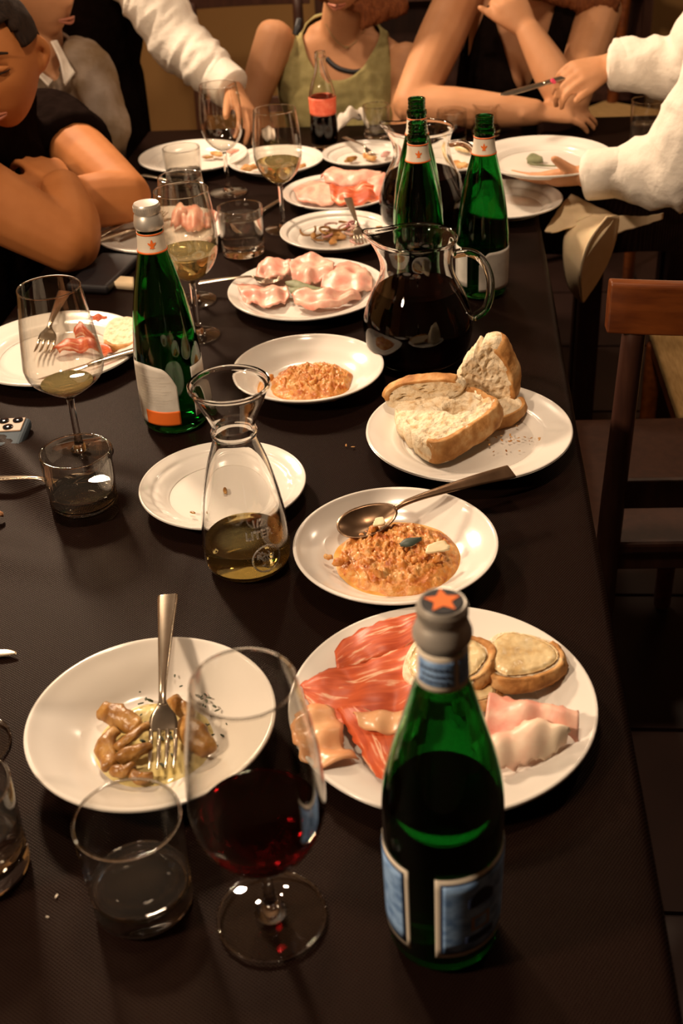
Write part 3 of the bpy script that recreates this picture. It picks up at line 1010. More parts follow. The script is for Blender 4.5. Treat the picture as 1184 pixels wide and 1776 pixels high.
# ---------------------------------------------------------------- bread
def quad_slab(name, cs, thick, mat, parent=None, p=3.0, nt=120, nr=34, rough=.0012, pits=(), seed=1, pores=0, edge=.0, jag=0.0, jag_rng=(0, 0), off=None, freq=90, lumps=0.0):
    """slab whose upper face spans four corners (A, B, C, D), rounded like a superellipse"""
    A, B, Cc, D = [Vector(c) for c in cs]
    nrm = (B - A).cross(D - A).normalized()
    def at(u, v):
        return A * (1 - u) * (1 - v) / 4 + B * (1 + u) * (1 - v) / 4 + Cc * (1 + u) * (1 + v) / 4 + D * (1 - u) * (1 + v) / 4
    V, F = [], []
    def edgeuv(k):
        a = 2 * pi * k / nt
        c, s = cos(a), sin(a)
        r = (abs(c) ** p + abs(s) ** p) ** (-1 / p)
        r *= 1 + .035 * noise.noise(Vector((c * 1.6, s * 1.6, seed)))
        t = k / nt
        if jag and jag_rng[0] <= t <= jag_rng[1]:
            r *= 1 + jag * noise.noise(Vector((t * 40, seed, 0))) + jag * .6 * noise.noise(Vector((t * 110, seed, 5)))
        return c * r, s * r
    E = [edgeuv(k) for k in range(nt)]
    pr_ = random.Random(seed * 13)
    pits = list(pits) + [(pr_.uniform(-.85, .85), pr_.uniform(-.85, .85), pr_.uniform(.03, .085), pr_.uniform(.002, .0055)) for _ in range(pores)]
    def disp(u, v, q):
        pnt = at(u, v)
        d = rough * (noise.noise(pnt * freq + Vector((0, 0, q))) + .7 * noise.noise(pnt * freq * 2.3)) + lumps * noise.noise(pnt * freq * .35)
        for (pu, pv, pr, pd) in pits:
            w = math.exp(-(((u - pu) ** 2 + (v - pv) ** 2) / pr ** 2) ** 3)
            d -= pd * w
        return d
    for side in (0, 1):
        b = len(V)
        V.append(tuple(at(0, 0) + nrm * (disp(0, 0, side) if side == 0 else -thick)))
        for i in range(1, nr + 1):
            q = i / nr
            for k in range(nt):
                u, v = E[k][0] * q, E[k][1] * q
                fall = edge * max(0, (q - .8) / .2) ** 2
                z = (disp(u, v, side) - fall) if side == 0 else (-thick + fall)
                V.append(tuple(at(u, v) + nrm * z))
        for k in range(nt):
            k2 = (k + 1) % nt
            F.append((b, b + 1 + k, b + 1 + k2) if side == 0 else (b, b + 1 + k2, b + 1 + k))
            for i in range(nr - 1):
                x0 = b + 1 + i * nt; x1 = x0 + nt
                F.append((x0 + k, x1 + k, x1 + k2, x0 + k2) if side == 0 else (x0 + k, x0 + k2, x1 + k2, x1 + k))
    t0 = 1 + (nr - 1) * nt
    b0 = 1 + nr * nt + 1 + (nr - 1) * nt
    mid = len(V)
    for k in range(nt):
        m = (Vector(V[t0 + k]) + Vector(V[b0 + k])) / 2
        c = at(0, 0) - nrm * thick / 2
        o = (m - c); o = (o - nrm * o.dot(nrm)).normalized()
        V.append(tuple(m + o * thick * .10 + o * rough * 1.5 * noise.noise(m * freq)))
    for k in range(nt):
        k2 = (k + 1) % nt
        F.append((t0 + k, mid + k, mid + k2, t0 + k2))
        F.append((mid + k, b0 + k, b0 + k2, mid + k2))
    o = fixn(build(name, V, F, mat, parent, off=off))
    info = dict(at=at, E=E, n=nrm, th=thick, nt=nt)
    return o, info

def crust_band(info, t0, t1, parent, off=None, grow=.0050, lap=.10, seed=0, mat='crust'):
    """baked rind round part of a slab's edge, a little proud of it, lapping on to both faces"""
    at, E, n, th, nt = info['at'], info['E'], info['n'], info['th'], info['nt']
    i0, i1 = int(t0 * nt), int(t1 * nt)
    V, F = [], []
    c = at(0, 0) - n * th / 2
    prof = [(-lap, .0006), (-.02, .0018), (0, .0006), (0, -.15), (0, -.4), (0, -.65), (0, -.88), (0, -1.0), (-lap, -1.0)]
    m = len(prof)
    for i in range(i0, i1 + 1):
        u, v = E[i % nt]
        fade = min(1, (i - i0) / 3, (i1 - i) / 3)
        for j, (s, z) in enumerate(prof):
            q = 1 + s
            p = at(u * q, v * q)
            o = (at(u, v) - at(0, 0)).normalized()
            zz = z if z > 0 else z * th
            bul = sin(pi * min(1, max(0, -z))) if z < 0 else .2
            g = grow * (.25 + bul) * max(.15, fade) if s > -lap * .9 else 0
            w = .0022 * noise.noise(p * 70 + Vector((seed, j * .35, 0))) + .0012 * noise.noise(p * 190 + Vector((seed, j, 0)))
            V.append(tuple(p + n * (zz + (w * .4 if z > 0 else 0)) + o * (g + (w if s > -lap * .9 else 0))))
    for i in range(i1 - i0):
        for j in range(m - 1):
            F.append((i * m + j, i * m + j + 1, (i + 1) * m + j + 1, (i + 1) * m + j))
        F.append((i * m + m - 1, i * m, (i + 1) * m, (i + 1) * m + m - 1))
    F.append(tuple(range(m)))
    F.append(tuple((i1 - i0) * m + j for j in reversed(range(m))))
    return fixn(build('crust', V, F, mat, parent, off=off))

def bread(name, label, cs, thick, crusts, cat='bread', group=None, **kw):
    loc = sum((Vector(c) for c in cs), Vector()) / 4
    g = empty(name, loc, label=label, cat=cat, group=group)
    o, info = quad_slab('crumb', cs, thick, 'crumb', g, off=loc, **kw)
    for k, (a, b) in enumerate(crusts):
        crust_band(info, a, b, g, off=loc, seed=k * 7)
    return g, info, loc

bread('bread_slice', 'thick bread slice lying in front with a big hole, its crust towards the spoon', [(-0.0233,1.2485,0.7900), (0.0724,1.3531,0.8020), (0.0123,1.3812,0.8120), (-0.0858,1.3777,0.7840)], .030,
      [(.60, 1.16)], p=3.6, pits=[(.30, .02, .26, .028), (.58, .46, .16, .022), (.05, .10, .10, .003), (-.42, -.35, .10, .003), (-.25, -.5, .08, .003), (-.1, .72, .10, .006), (.10, -.2, .09, .003)], seed=2, pores=34, rough=.0020, jag=.06, jag_rng=(.3, .55))
bread('bread_slice', 'bread slice leaning behind the front one, domed crust on top at the left', [(-0.0863,1.3808,0.7720), (0.0182,1.3687,0.8000), (0.0135,1.3630,0.8320), (-0.0853,1.3827,0.8120)], .022,
      [(.10, .52)], p=2.6, pits=[(-.5, -.2, .2, .004), (.3, -.1, .2, .003)], seed=5, pores=16, rough=.0014, jag=.10, jag_rng=(.5, .75))
g, info, loc = bread('bread_slice', 'tall torn bread piece standing upright at the back of the plate', [(0.0066,1.4244,0.7620), (0.0925,1.3963,0.7660), (0.0592,1.4050,0.8690), (0.0078,1.4000,0.8260)], .030,
      [(-.14, .13)], p=2.6, pits=[(.2, .1, .08, .004), (.35, .5, .09, .005), (.0, -.2, .07, .003), (.5, -.2, .07, .004), (.3, -.5, .08, .004), (-.3, .2, .06, .003), (.55, .75, .1, .005)], seed=9, pores=60, rough=.0022, jag=.14, jag_rng=(.2, .5))
bread('bread_heel', 'small brown crust heel under the standing bread piece', [(0.0226,1.3393,0.7720), (0.0980,1.3777,0.7760), (0.0941,1.4111,0.7840), (0.0365,1.3827,0.7840)], .020, [(.55, 1.1)], p=2.4, seed=12)

def scatter(name, pts, mat, label=None, cat=None, size=.002, flat=.5, seed=0, kind='stuff', parent=None):
    rng = random.Random(seed)
    V, F = [], []
    for p in pts:
        s = size * rng.uniform(.5, 1.3)
        a = rng.uniform(0, 6)
        d = Vector((cos(a), sin(a), rng.uniform(-.2, .4))) * s
        q = Vector(p)
        tube(V, F, [(q - d, s * .45, s * flat * .5), (q, s * .6, s * flat * .6), (q + d, s * .35, s * flat * .4)], seg=6, sub=1)
    o = build(name, V, F, mat, parent)
    return tag(o, label, cat, kind=kind)

rng = random.Random(5)
scatter('bread_crumbs', [Vector((0.0726,1.3296,0.7620)) + Vector((rng.gauss(0, .02), rng.gauss(0, .014), 0)) for _ in range(26)] + [Vector((-0.0487,1.3125,0.7620)), Vector((-0.1263,1.3258,0.7520)), Vector((-0.1356,1.3303,0.7520))], 'crust', 'loose brown bread crumbs on the plate beneath the bread', 'crumbs', .0018)

# crostini on the big ham plate
def crostino(label, cs, thick, crusts, seed, cheese=.86):
    g, info, loc = bread('crostino', label, cs, thick, crusts, 'crostino', 'cheese crostini', seed=seed, p=2.5, rough=.001)
    up = info['n'] * .0045
    m = sum((Vector(c) for c in cs), Vector()) / 4
    cc = [m + (Vector(c) - m) * cheese + up for c in cs]
    quad_slab('melted_cheese', cc, .005, 'cheese', g, p=2.3, rough=.0009, seed=seed + 3, edge=.003, off=loc, freq=70, lumps=.0035, jag=.03, jag_rng=(0, 1))
    return g
crostino('long crostino with melted cheese at the plate\'s upper right, its crust side showing', [(0.0305,0.8279,0.7860), (0.1082,0.8543,0.7820), (0.1043,0.9024,0.7820), (0.0346,0.9139,0.7860)], .016, [(.55, 1.12)], 21)
crostino('crostino with pale cheese mostly behind the green bottle neck', [(-0.0489,0.8244,0.7860), (0.0219,0.8185,0.7900), (0.0503,0.8857,0.7920), (-0.0364,0.9090,0.7860)], .014, [(-.12, .2)], 31)
crostino('small browned crostino peeping out below the long one', [(0.0104,0.8113,0.7780), (0.0453,0.8221,0.7760), (0.0407,0.8442,0.7760), (0.0106,0.8380,0.7780)], .010, [(.6, 1.05)], 41)

# ---------------------------------------------------------------- ham
def ham(label, A, B, mat='ham', group='ham slices', name='ham_slice', **kw):
    c = Vector(A[0])
    o = sheet(name, A, B, mat, off=c, **kw)
    o.location = c
    return tag(o, label, 'ham', group)
RAW = dict(rag=.003, name='prosciutto_slice', group='prosciutto slices', mat='prosciutto')
ham('prosciutto slice along the top left rim of the big ham plate', [(-0.1123,0.8844,0.7760), (-0.1005,0.9094,0.7760), (-0.0694,0.9293,0.7780), (-0.0306,0.9468,0.7780)], [(-0.1067,0.8541,0.7700), (-0.0782,0.8767,0.7700), (-0.0506,0.8878,0.7720), (-0.0286,0.9085,0.7720)], wave=.003, wf=2, arch=.004, thick=.0014, seed=1, **RAW)
ham('prosciutto slice, widest, spread across the left of the big ham plate', [(-0.1413,0.8373,0.7740), (-0.1157,0.8587,0.7760), (-0.0777,0.8714,0.7760), (-0.0295,0.9012,0.7780)], [(-0.1344,0.8220,0.7720), (-0.1164,0.7994,0.7660), (-0.0782,0.7872,0.7700), (-0.0302,0.7932,0.7740)], wave=.004, wf=2.4, arch=.006, thick=.0014, seed=4, nu=40, nv=20, **RAW)
ham('prosciutto slice hanging down towards the near rim left of the bottle', [(-0.1039,0.8071,0.7720), (-0.0869,0.7757,0.7680), (-0.0703,0.7405,0.7680), (-0.0529,0.7154,0.7720)], [(-0.0733,0.7984,0.7780), (-0.0466,0.7838,0.7740), (-0.0342,0.7516,0.7720), (-0.0313,0.7175,0.7720)], wave=.003, wf=2, arch=.006, thick=.0014, seed=8, **RAW)
ham('pale prosciutto slice at the left rim, seen through the red wine glass', [(-0.1377,0.8036,0.7730), (-0.1426,0.7812,0.7740), (-0.1338,0.7494,0.7740), (-0.1115,0.7284,0.7720)], [(-0.1174,0.8136,0.7700), (-0.0989,0.7962,0.7680), (-0.0946,0.7658,0.7660), (-0.0791,0.7506,0.7660)], mat='prosciutto_fat', group='prosciutto slices', name='prosciutto_slice', wave=.005, wf=2.6, arch=.004, thick=.0014, seed=11, rag=.004)
ham('curled fatty prosciutto end in the middle of the big ham plate', [(-0.0874,0.7907,0.7820), (-0.0675,0.7921,0.7840), (-0.0415,0.7928,0.7840)], [(-0.0813,0.7766,0.7800), (-0.0613,0.7690,0.7780), (-0.0389,0.7733,0.7800)], mat='prosciutto_fat', group='prosciutto slices', name='prosciutto_slice', wave=.004, wf=2, arch=.006, thick=.0016, seed=14)
CK_ = dict(thick=.0028, rag=.003)
ham('folded cooked ham, upper layer, right of the front bottle', [(0.0357,0.8221,0.7800), (0.0522,0.8157,0.7820), (0.0875,0.8015,0.7860), (0.1138,0.7932,0.7860)], [(0.0296,0.7717,0.7680), (0.0559,0.7704,0.7700), (0.0866,0.7802,0.7740), (0.1127,0.7741,0.7680)], arch=.010, wave=.006, wf=2.2, seed=2, nu=36, nv=20, **CK_)
ham('folded cooked ham, lower layer with pale fatty edge, right of the front bottle', [(0.0293,0.7658,0.7780), (0.0531,0.7723,0.7820), (0.0784,0.7798,0.7880), (0.1049,0.7730,0.7800)], [(0.0409,0.7396,0.7640), (0.0625,0.7465,0.7660), (0.0827,0.7549,0.7680), (0.1012,0.7703,0.7700)], mat='ham_fat', group='ham slices', arch=.010, wave=.005, wf=2.5, seed=6, nu=36, nv=20, thick=.0028, rag=.003)

ham('cooked ham slice lying left on the sage ham plate, under the fork', [(-0.3596,1.8434,0.7680), (-0.3269,1.8321,0.7660), (-0.2969,1.8261,0.7680), (-0.2698,1.8250,0.7680)], [(-0.3334,1.7699,0.7640), (-0.3070,1.7551,0.7620), (-0.2786,1.7542,0.7640), (-0.2617,1.7862,0.7640)], arch=.003, wave=.006, wf=2.5, curl=.007, nu=36, nv=18, seed=3, **CK_)
ham('cooked ham slice at the upper left of the sage ham plate', [(-0.3285,1.8724,0.7680), (-0.3265,1.9198,0.7740), (-0.2999,1.9322,0.7760), (-0.2738,1.9150,0.7760)], [(-0.3220,1.8516,0.7640), (-0.2949,1.8408,0.7680), (-0.2805,1.8502,0.7680), (-0.2701,1.8700,0.7680)], arch=.004, wave=.006, wf=2.5, curl=.007, nu=36, nv=18, seed=5, **CK_)
ham('cooked ham slice folded at the top middle of the sage ham plate', [(-0.2762,1.9019,0.7760), (-0.2585,1.9225,0.7780), (-0.2265,1.9210,0.7780), (-0.1968,1.8985,0.7780)], [(-0.2619,1.8394,0.7660), (-0.2384,1.8190,0.7680), (-0.2223,1.8332,0.7720), (-0.1942,1.8420,0.7740)], arch=.007, wave=.006, wf=2.3, curl=.008, nu=36, nv=18, seed=7, **CK_)
ham('cooked ham slice rolled at the right of the sage ham plate', [(-0.2069,1.8780,0.7760), (-0.1826,1.8926,0.7780), (-0.1506,1.8808,0.7760), (-0.1296,1.8493,0.7720)], [(-0.2129,1.8132,0.7700), (-0.1848,1.7929,0.7660), (-0.1581,1.7872,0.7660), (-0.1276,1.8099,0.7660)], arch=.008, wave=.006, wf=2.3, curl=.006, nu=36, nv=18, seed=9, **CK_)
ham('cooked ham slice folded at the near side of the sage ham plate', [(-0.2563,1.7766,0.7720), (-0.2344,1.7852,0.7760), (-0.2001,1.7792,0.7740), (-0.1508,1.7917,0.7680)], [(-0.2486,1.7532,0.7640), (-0.2159,1.7318,0.7620), (-0.1842,1.7375,0.7620), (-0.1444,1.7774,0.7640)], arch=.007, wave=.006, wf=2.7, curl=.008, nu=36, nv=18, seed=12, **CK_)
ham('flat cooked ham slice at the left of the far heaped plate', [(-0.3161,2.3208,0.7700), (-0.3044,2.3428,0.7720), (-0.2756,2.3503,0.7760), (-0.2390,2.3341,0.7780)], [(-0.3021,2.2744,0.7640), (-0.2724,2.2519,0.7640), (-0.2432,2.2432,0.7640), (-0.2216,2.2563,0.7660)], arch=.006, wave=.003, wf=1.5, seed=15, **CK_)
ham('pale cooked ham slice draped on top of the far heaped plate', [(-0.2626,2.3538,0.7840), (-0.2428,2.3860,0.7900), (-0.1996,2.3609,0.7920), (-0.1420,2.3682,0.7860)], [(-0.2500,2.3276,0.7780), (-0.2134,2.3023,0.7760), (-0.1740,2.3149,0.7780), (-0.1352,2.3183,0.7760)], arch=.010, wave=.006, wf=2.0, seed=17, **CK_)
ham('raw ham slice in the middle of the far heaped plate', [(-0.2442,2.3261,0.7760), (-0.2070,2.2967,0.7800), (-0.1739,2.3169,0.7820), (-0.1455,2.3210,0.7800)], [(-0.2330,2.2561,0.7640), (-0.1974,2.2335,0.7640), (-0.1584,2.2377,0.7640), (-0.1325,2.2573,0.7660)], arch=.008, wave=.006, wf=3.0, seed=19, **RAW)
ham('cooked ham slice at the right of the far heaped plate, by the green bottle', [(-0.1650,2.3614,0.7840), (-0.1393,2.3605,0.7860), (-0.1128,2.3332,0.7800)], [(-0.1654,2.2829,0.7720), (-0.1370,2.2584,0.7680), (-0.1128,2.2706,0.7680)], arch=.010, wave=.005, wf=2.0, seed=21, **CK_)
ham('raw ham scraps curled in the middle of the left plate', [(-0.6028,1.5994,0.7660), (-0.5869,1.6192,0.7700), (-0.5557,1.6223,0.7720), (-0.5196,1.6054,0.7680)], [(-0.5893,1.5873,0.7620), (-0.5681,1.5949,0.7620), (-0.5410,1.5943,0.7620), (-0.5058,1.5815,0.7620)], arch=.006, wave=.006, wf=2.4, seed=23, **RAW)
ham('thin raw ham strip standing up before the bread on the left plate', [(-0.5847,1.6528,0.7680), (-0.5797,1.6738,0.7760), (-0.5613,1.6518,0.7740), (-0.5300,1.6098,0.7660)], [(-0.5786,1.6402,0.7620), (-0.5676,1.6483,0.7640), (-0.5470,1.6248,0.7630), (-0.5195,1.5938,0.7620)], arch=.004, wave=.004, wf=2, seed=25, **RAW)
ham('small ham scrap at the far rim of the left plate', [(-0.5718,1.7091,0.7680), (-0.5623,1.7178,0.7700), (-0.5452,1.7083,0.7680)], [(-0.5675,1.7046,0.7640), (-0.5550,1.6998,0.7640), (-0.5447,1.7039,0.7640)], arch=.004, wave=.003, wf=2, seed=27, **RAW)
ham('ham roll standing on the plate before the folded arms', [(-0.5292,2.1371,0.7660), (-0.5291,2.1679,0.7800), (-0.5188,2.1917,0.7920), (-0.5029,2.1598,0.7800)], [(-0.5192,2.1289,0.7620), (-0.5090,2.1360,0.7660), (-0.5009,2.1440,0.7720), (-0.4911,2.1343,0.7640)], arch=.010, wave=.004, wf=2, seed=29, **CK_)
ham('pale ham fold on the right of the plate before the folded arms', [(-0.5113,2.1800,0.7800), (-0.4953,2.1946,0.7860), (-0.4728,2.1768,0.7780)], [(-0.5057,2.1281,0.7620), (-0.4799,2.1081,0.7620), (-0.4644,2.1321,0.7620)], arch=.010, wave=.004, wf=2, seed=31, **CK_)
ham('ham strip near the right rim of the plate before the folded arms', [(-0.4709,2.1867,0.7700), (-0.4595,2.2000,0.7720), (-0.4459,2.1851,0.7700)], [(-0.4677,2.1392,0.7640), (-0.4522,2.1251,0.7620), (-0.4452,2.1506,0.7640)], arch=.006, wave=.003, wf=2, seed=33, **CK_)

bread('bread_slice', 'half eaten bread slice on the left plate, beside the tall green bottle', [(-0.5286,1.6056,0.7680), (-0.4729,1.6042,0.7680), (-0.4910,1.6975,0.7760), (-0.5394,1.6901,0.7760)], .014, [(.60, .95)], p=2.8, seed=17)

def leaf(name, label, A, B, mat, **kw):
    c = Vector(A[0])
    o = sheet(name, A, B, mat, off=c, nu=16, nv=8, **kw)
    o.location = c
    return tag(o, label, 'leaf')
leaf('sage_leaf', 'upper green sage leaf in the centre of the cooked ham', [(-0.2731,1.8254,0.7760), (-0.2554,1.8248,0.7800), (-0.2320,1.8091,0.7780), (-0.2056,1.7985,0.7740)], [(-0.2701,1.8154,0.7740), (-0.2503,1.8002,0.7740), (-0.2257,1.7897,0.7720), (-0.2053,1.7937,0.7720)], 'sage', arch=.003, wave=.001, thick=.0012)
leaf('sage_leaf', 'lower green sage leaf in the centre of the cooked ham', [(-0.2663,1.8008,0.7760), (-0.2450,1.7976,0.7780), (-0.2207,1.7895,0.7760)], [(-0.2592,1.7861,0.7720), (-0.2393,1.7760,0.7720), (-0.2195,1.7847,0.7720)], 'sage', arch=.003, wave=.001, thick=.0012)
leaf('sage_leaf', 'curled green sage leaf on the plate the waiter lifts', [(0.1453,2.3308,0.8180), (0.1572,2.3476,0.8240), (0.1746,2.3368,0.8200)], [(0.1468,2.3141,0.8140), (0.1623,2.3128,0.8140), (0.1782,2.3190,0.8140)], 'sage', arch=.004, wave=.001, thick=.0012)
tag(tobj('leaf_stem', [((0.1508,2.3072,0.8160), .002), ((0.1746,2.2975,0.8150), .002), ((0.2025,2.2884,0.8160), .0014)], 'sage'), 'thin green stalk beside the sage leaf on the lifted plate', 'stalk')

# ---------------------------------------------------------------- soups, sauces
def heap(name, label, cat, c, r, z0, h, mat, seed, outline=.12, lump=.006, n=46, nt=110, kind=None, freq=60):
    V, F = [(c[0], c[1], z0 + h)], []
    for i in range(1, n + 1):
        q = i / n
        for k in range(nt):
            a = 2 * pi * k / nt
            rr = r * (1 + outline * noise.noise(Vector((cos(a) * 1.5, sin(a) * 1.5, seed))) + outline * .5 * noise.noise(Vector((cos(a) * 4, sin(a) * 4, seed)))) * q
            x, y = c[0] + rr * cos(a), c[1] + rr * sin(a)
            p = Vector((x * freq, y * freq, seed))
            f = (1 - q ** 6)
            b = abs(noise.noise(p)) * 1.0 + .55 * abs(noise.noise(p * 2.1)) + .25 * noise.noise(p * 5)
            V.append((x, y, z0 + f * (h * (1 - .5 * q * q) + lump * (b - .35)) - (0.002 if q == 1 else 0)))
    for k in range(nt):
        k2 = (k + 1) % nt
        F.append((0, 1 + k, 1 + k2))
        for i in range(n - 1):
            a = 1 + i * nt; b = a + nt
            F.append((a + k, b + k, b + k2, a + k2))
    o = build(name, V, F, mat)
    return tag(o, label, cat, kind=kind)
def chunks(parent, spots, mat, s0, s1, seed, name='bread_chunk'):
    rg = random.Random(seed)
    V, F = [], []
    for p in spots:
        d = Vector((rg.uniform(-1, 1), rg.uniform(-1, 1), rg.uniform(-.2, .2))).normalized() * rg.uniform(s0, s1)
        r = d.length * rg.uniform(.55, .85)
        tube(V, F, [(Vector(p) - d * .6, r * .7), (Vector(p), r), (Vector(p) + d * .6, r * .65)], seg=8, sub=2)
    for i, v in enumerate(V):
        q = Vector(v)
        V[i] = tuple(q + Vector((noise.noise(q * 260), noise.noise(q * 260 + Vector((9, 0, 0))), noise.noise(q * 260 + Vector((0, 9, 0))))) * .0018)
    o = build(name, V, F, mat, parent)
    o['kind'] = 'stuff'
    return o
SC = (-0.0575,1.0660,0.7680)
s1_ = heap('bread_soup', 'chunky orange bread and tomato soup in the nearer soup plate', 'soup', SC, .0690, PZ + .0085, .018, 'stew', 3, .07, .010, freq=105, n=64, nt=150)
rg = random.Random(4)
chunks(s1_, [Vector((SC[0] + rg.gauss(0, .028), SC[1] + rg.gauss(0, .026), PZ + .026 + rg.uniform(-.003, .001))) for _ in range(26)] + [Vector((-0.1324,1.0480,0.7740)), Vector((-0.1218,1.0412,0.7720)), Vector((-0.1155,1.0576,0.7720))], 'stew', .004, .008, 8)
heap('tomato_oil', 'thin orange oil ring round the soup in the nearer soup plate', 'sauce', SC, .0715, PZ + .0105, .0006, 'tomato_oil', 6, .05, .0006, n=8)
leaf('basil_leaf', 'small dark green leaf on top of the nearer bread soup', [(-0.0557,1.0601,0.7830), (-0.0477,1.0669,0.7860), (-0.0320,1.0696,0.7850)], [(-0.0543,1.0557,0.7830), (-0.0430,1.0558,0.7830), (-0.0314,1.0680,0.7830)], pbr('dark_leaf', (.05, .07, .055), .45), arch=.002, thick=.001)
def flake(label, pts):
    c = Vector(pts[0])
    o, _ = quad_slab('parmesan_flake', pts, .0022, 'parmesan', None, p=5, nt=32, nr=4, rough=.0006, off=c, jag=.2, jag_rng=(0, 1), seed=4)
    o.location = c
    tag(o, label, 'cheese', 'parmesan flakes')
flake('pale cheese flake on the right of the nearer bread soup', [(-0.0277,1.0415,0.7840), (0.0007,1.0504,0.7840), (-0.0068,1.0650,0.7860), (-0.0255,1.0549,0.7860)])
flake('pale cheese flake near the spoon on the nearer bread soup', [(-0.0872,1.0930,0.7850), (-0.0726,1.0977,0.7850), (-0.0758,1.1117,0.7850), (-0.0848,1.1093,0.7850)])
SC2 = (-0.1955,1.4949,0.7700)
s2_ = heap('bread_soup', 'half eaten orange bread soup in the farther soup plate', 'soup', SC2, .0600, PZ + .0085, .014, 'stew', 13, .16, .009, freq=105, n=60, nt=140)
rg = random.Random(9)
chunks(s2_, [Vector((SC2[0] + rg.gauss(0, .026), SC2[1] + rg.gauss(-.006, .020), PZ + .021 + rg.uniform(-.003, .001))) for _ in range(22)], 'stew', .004, .008, 18)

MC = (-0.2703, 0.7735, 0)
heap('mushroom_sauce', 'pale herby oil pooled in the deep mushroom bowl', 'sauce', MC, .0555, PZ + .0080, .0012, 'oil', 8, .06, .001, n=14)
rg = random.Random(2)
def mush(label, pts, r0):
    c = Vector(pts[1])
    V, F = [], []
    n = len(pts)
    tube(V, F, [(p, r0 * (1.0 if 0 < i < n - 1 else .8), r0 * (.62 if 0 < i < n - 1 else .5)) for i, p in enumerate(pts)], side=(.6, .3, .3), seg=14, sub=6)
    for i, v in enumerate(V):
        q = Vector(v)
        V[i] = tuple(q + Vector((noise.noise(q * 110), noise.noise(q * 110 + Vector((9, 0, 0))), noise.noise(q * 110 + Vector((0, 9, 0))))) * .0028)
    o = build('mushroom_piece', V, F, 'mushroom', off=c)
    o.location = c
    tag(o, label, 'mushroom', 'cooked mushroom pieces')
mush('broad mushroom piece at the upper left of the mushroom bowl', [(-0.3215,0.7993,0.7740), (-0.3051,0.7898,0.7760), (-0.2857,0.7772,0.7740)], .0115)
mush('upright curved mushroom piece at the left of the mushroom bowl', [(-0.3043,0.7728,0.7720), (-0.3103,0.7578,0.7720), (-0.3002,0.7329,0.7700)], .0095)
mush('long mushroom strip slanting towards the fork', [(-0.2965,0.7504,0.7740), (-0.2868,0.7607,0.7770), (-0.2739,0.7785,0.7760)], .0080)
mush('mushroom strip just left of the fork tines', [(-0.2941,0.7401,0.7700), (-0.2819,0.7460,0.7730), (-0.2692,0.7546,0.7720)], .0085)
mush('mushroom end at the near left of the bowl', [(-0.2968,0.7307,0.7680), (-0.2875,0.7273,0.7690), (-0.2785,0.7327,0.7680)], .0070)
mush('mushroom bit in the oil at the bowl\'s near side', [(-0.2791,0.7249,0.7660), (-0.2689,0.7215,0.7670), (-0.2616,0.7255,0.7660)], .0060)
mush('mushroom piece behind the fork neck', [(-0.2595,0.8165,0.7720), (-0.2491,0.8043,0.7740), (-0.2385,0.7928,0.7720)], .0085)
mush('large brown mushroom piece right of the fork', [(-0.2435,0.7850,0.7720), (-0.2281,0.7669,0.7740), (-0.2147,0.7539,0.7700)], .0125)
scatter('chopped_herbs', [Vector((MC[0] + rg.gauss(0.02, .028), MC[1] + rg.gauss(.018, .022), PZ + .0105)) for _ in range(60)] + [Vector((-0.2320,0.8319,0.7660)), Vector((-0.2343,0.8261,0.7660)), Vector((-0.2280,0.8279,0.7660)), Vector((-0.2377,0.8293,0.7660)), Vector((-0.2294,0.8231,0.7660)), Vector((-0.2878,0.8237,0.7670)), Vector((-0.2564,0.8391,0.7700)), Vector((-0.2648,0.8515,0.7720)), Vector((-0.2173,0.8107,0.7660)), Vector((-0.2204,0.8161,0.7660))], 'herb', 'dark chopped herbs strewn over the mushroom bowl', 'herbs', .0022, .4, 3)

# onion salad: rings and bits
og = empty('onion_salad', (*anti_c, PZ + .008), label='heap of purple onion rings and brown strips on the small plate with a fork', cat='salad')
rg = random.Random(31)
for k in range(16):
    a0, rr = rg.uniform(0, 6), rg.uniform(.010, .020)
    cx, cy, cz = rg.gauss(0.008, .022), rg.gauss(-.004, .016), rg.uniform(.004, .016)
    tl = rg.uniform(-.5, .5)
    pts = [((cx + rr * cos(a0 + t * .5), cy + rr * sin(a0 + t * .5), cz + tl * rr * sin(t * .5)), .0022) for t in range(8)]
    tobj('onion_strip', pts, 'onion' if k % 2 else 'mushroom', og, seg=7, sub=2)
for k in range(9):
    cx, cy = rg.gauss(.0, .026), rg.gauss(-.008, .015)
    d = Vector((rg.uniform(-.012, .012), rg.uniform(-.012, .012), 0))
    tobj('brown_strip', [((cx - d.x, cy - d.y, .004), .004), ((cx, cy, .006), .006), ((cx + d.x, cy + d.y, .004), .0035)], 'mushroom' if k % 2 else 'crust', og, seg=7, sub=2)

# scraps on the far plates
def scrap(label, p, s, mat, cat='food scrap', seed=0):
    V, F = [], []
    q = Vector(p)
    rg2 = random.Random(seed)
    d = Vector((rg2.uniform(-1, 1), rg2.uniform(-.6, .6), 0)).normalized() * s
    tube(V, F, [(q - d, s * .45, s * .3), (q, s * .6, s * .4), (q + d, s * .4, s * .28)], seg=9, sub=3)
    for i, v in enumerate(V):
        w = Vector(v)
        V[i] = tuple(w + Vector((noise.noise(w * 130), noise.noise(w * 130 + Vector((9, 0, 0))), noise.noise(w * 130 + Vector((0, 9, 0))))) * s * .25)
    o = build('food_scrap', V, F, mat, off=q)
    o.location = q
    return tag(o, label, cat, 'food scraps on the far plates')
scrap('toasted bread scrap on the plate farthest left', (-0.5167,2.5911,0.7680), .014, 'crust', seed=1)
scrap('pinkish scrap at the right of the plate farthest left', (-0.4835,2.6100,0.7680), .012, 'ham', seed=2)
scrap('dark scrap at the middle of the plate farthest left', (-0.5368,2.5848,0.7640), .010, 'mushroom', seed=3)
scrap('golden toast scrap at the left of the plate behind the white wine', (-0.4308,2.4801,0.7680), .017, 'crust', seed=4)
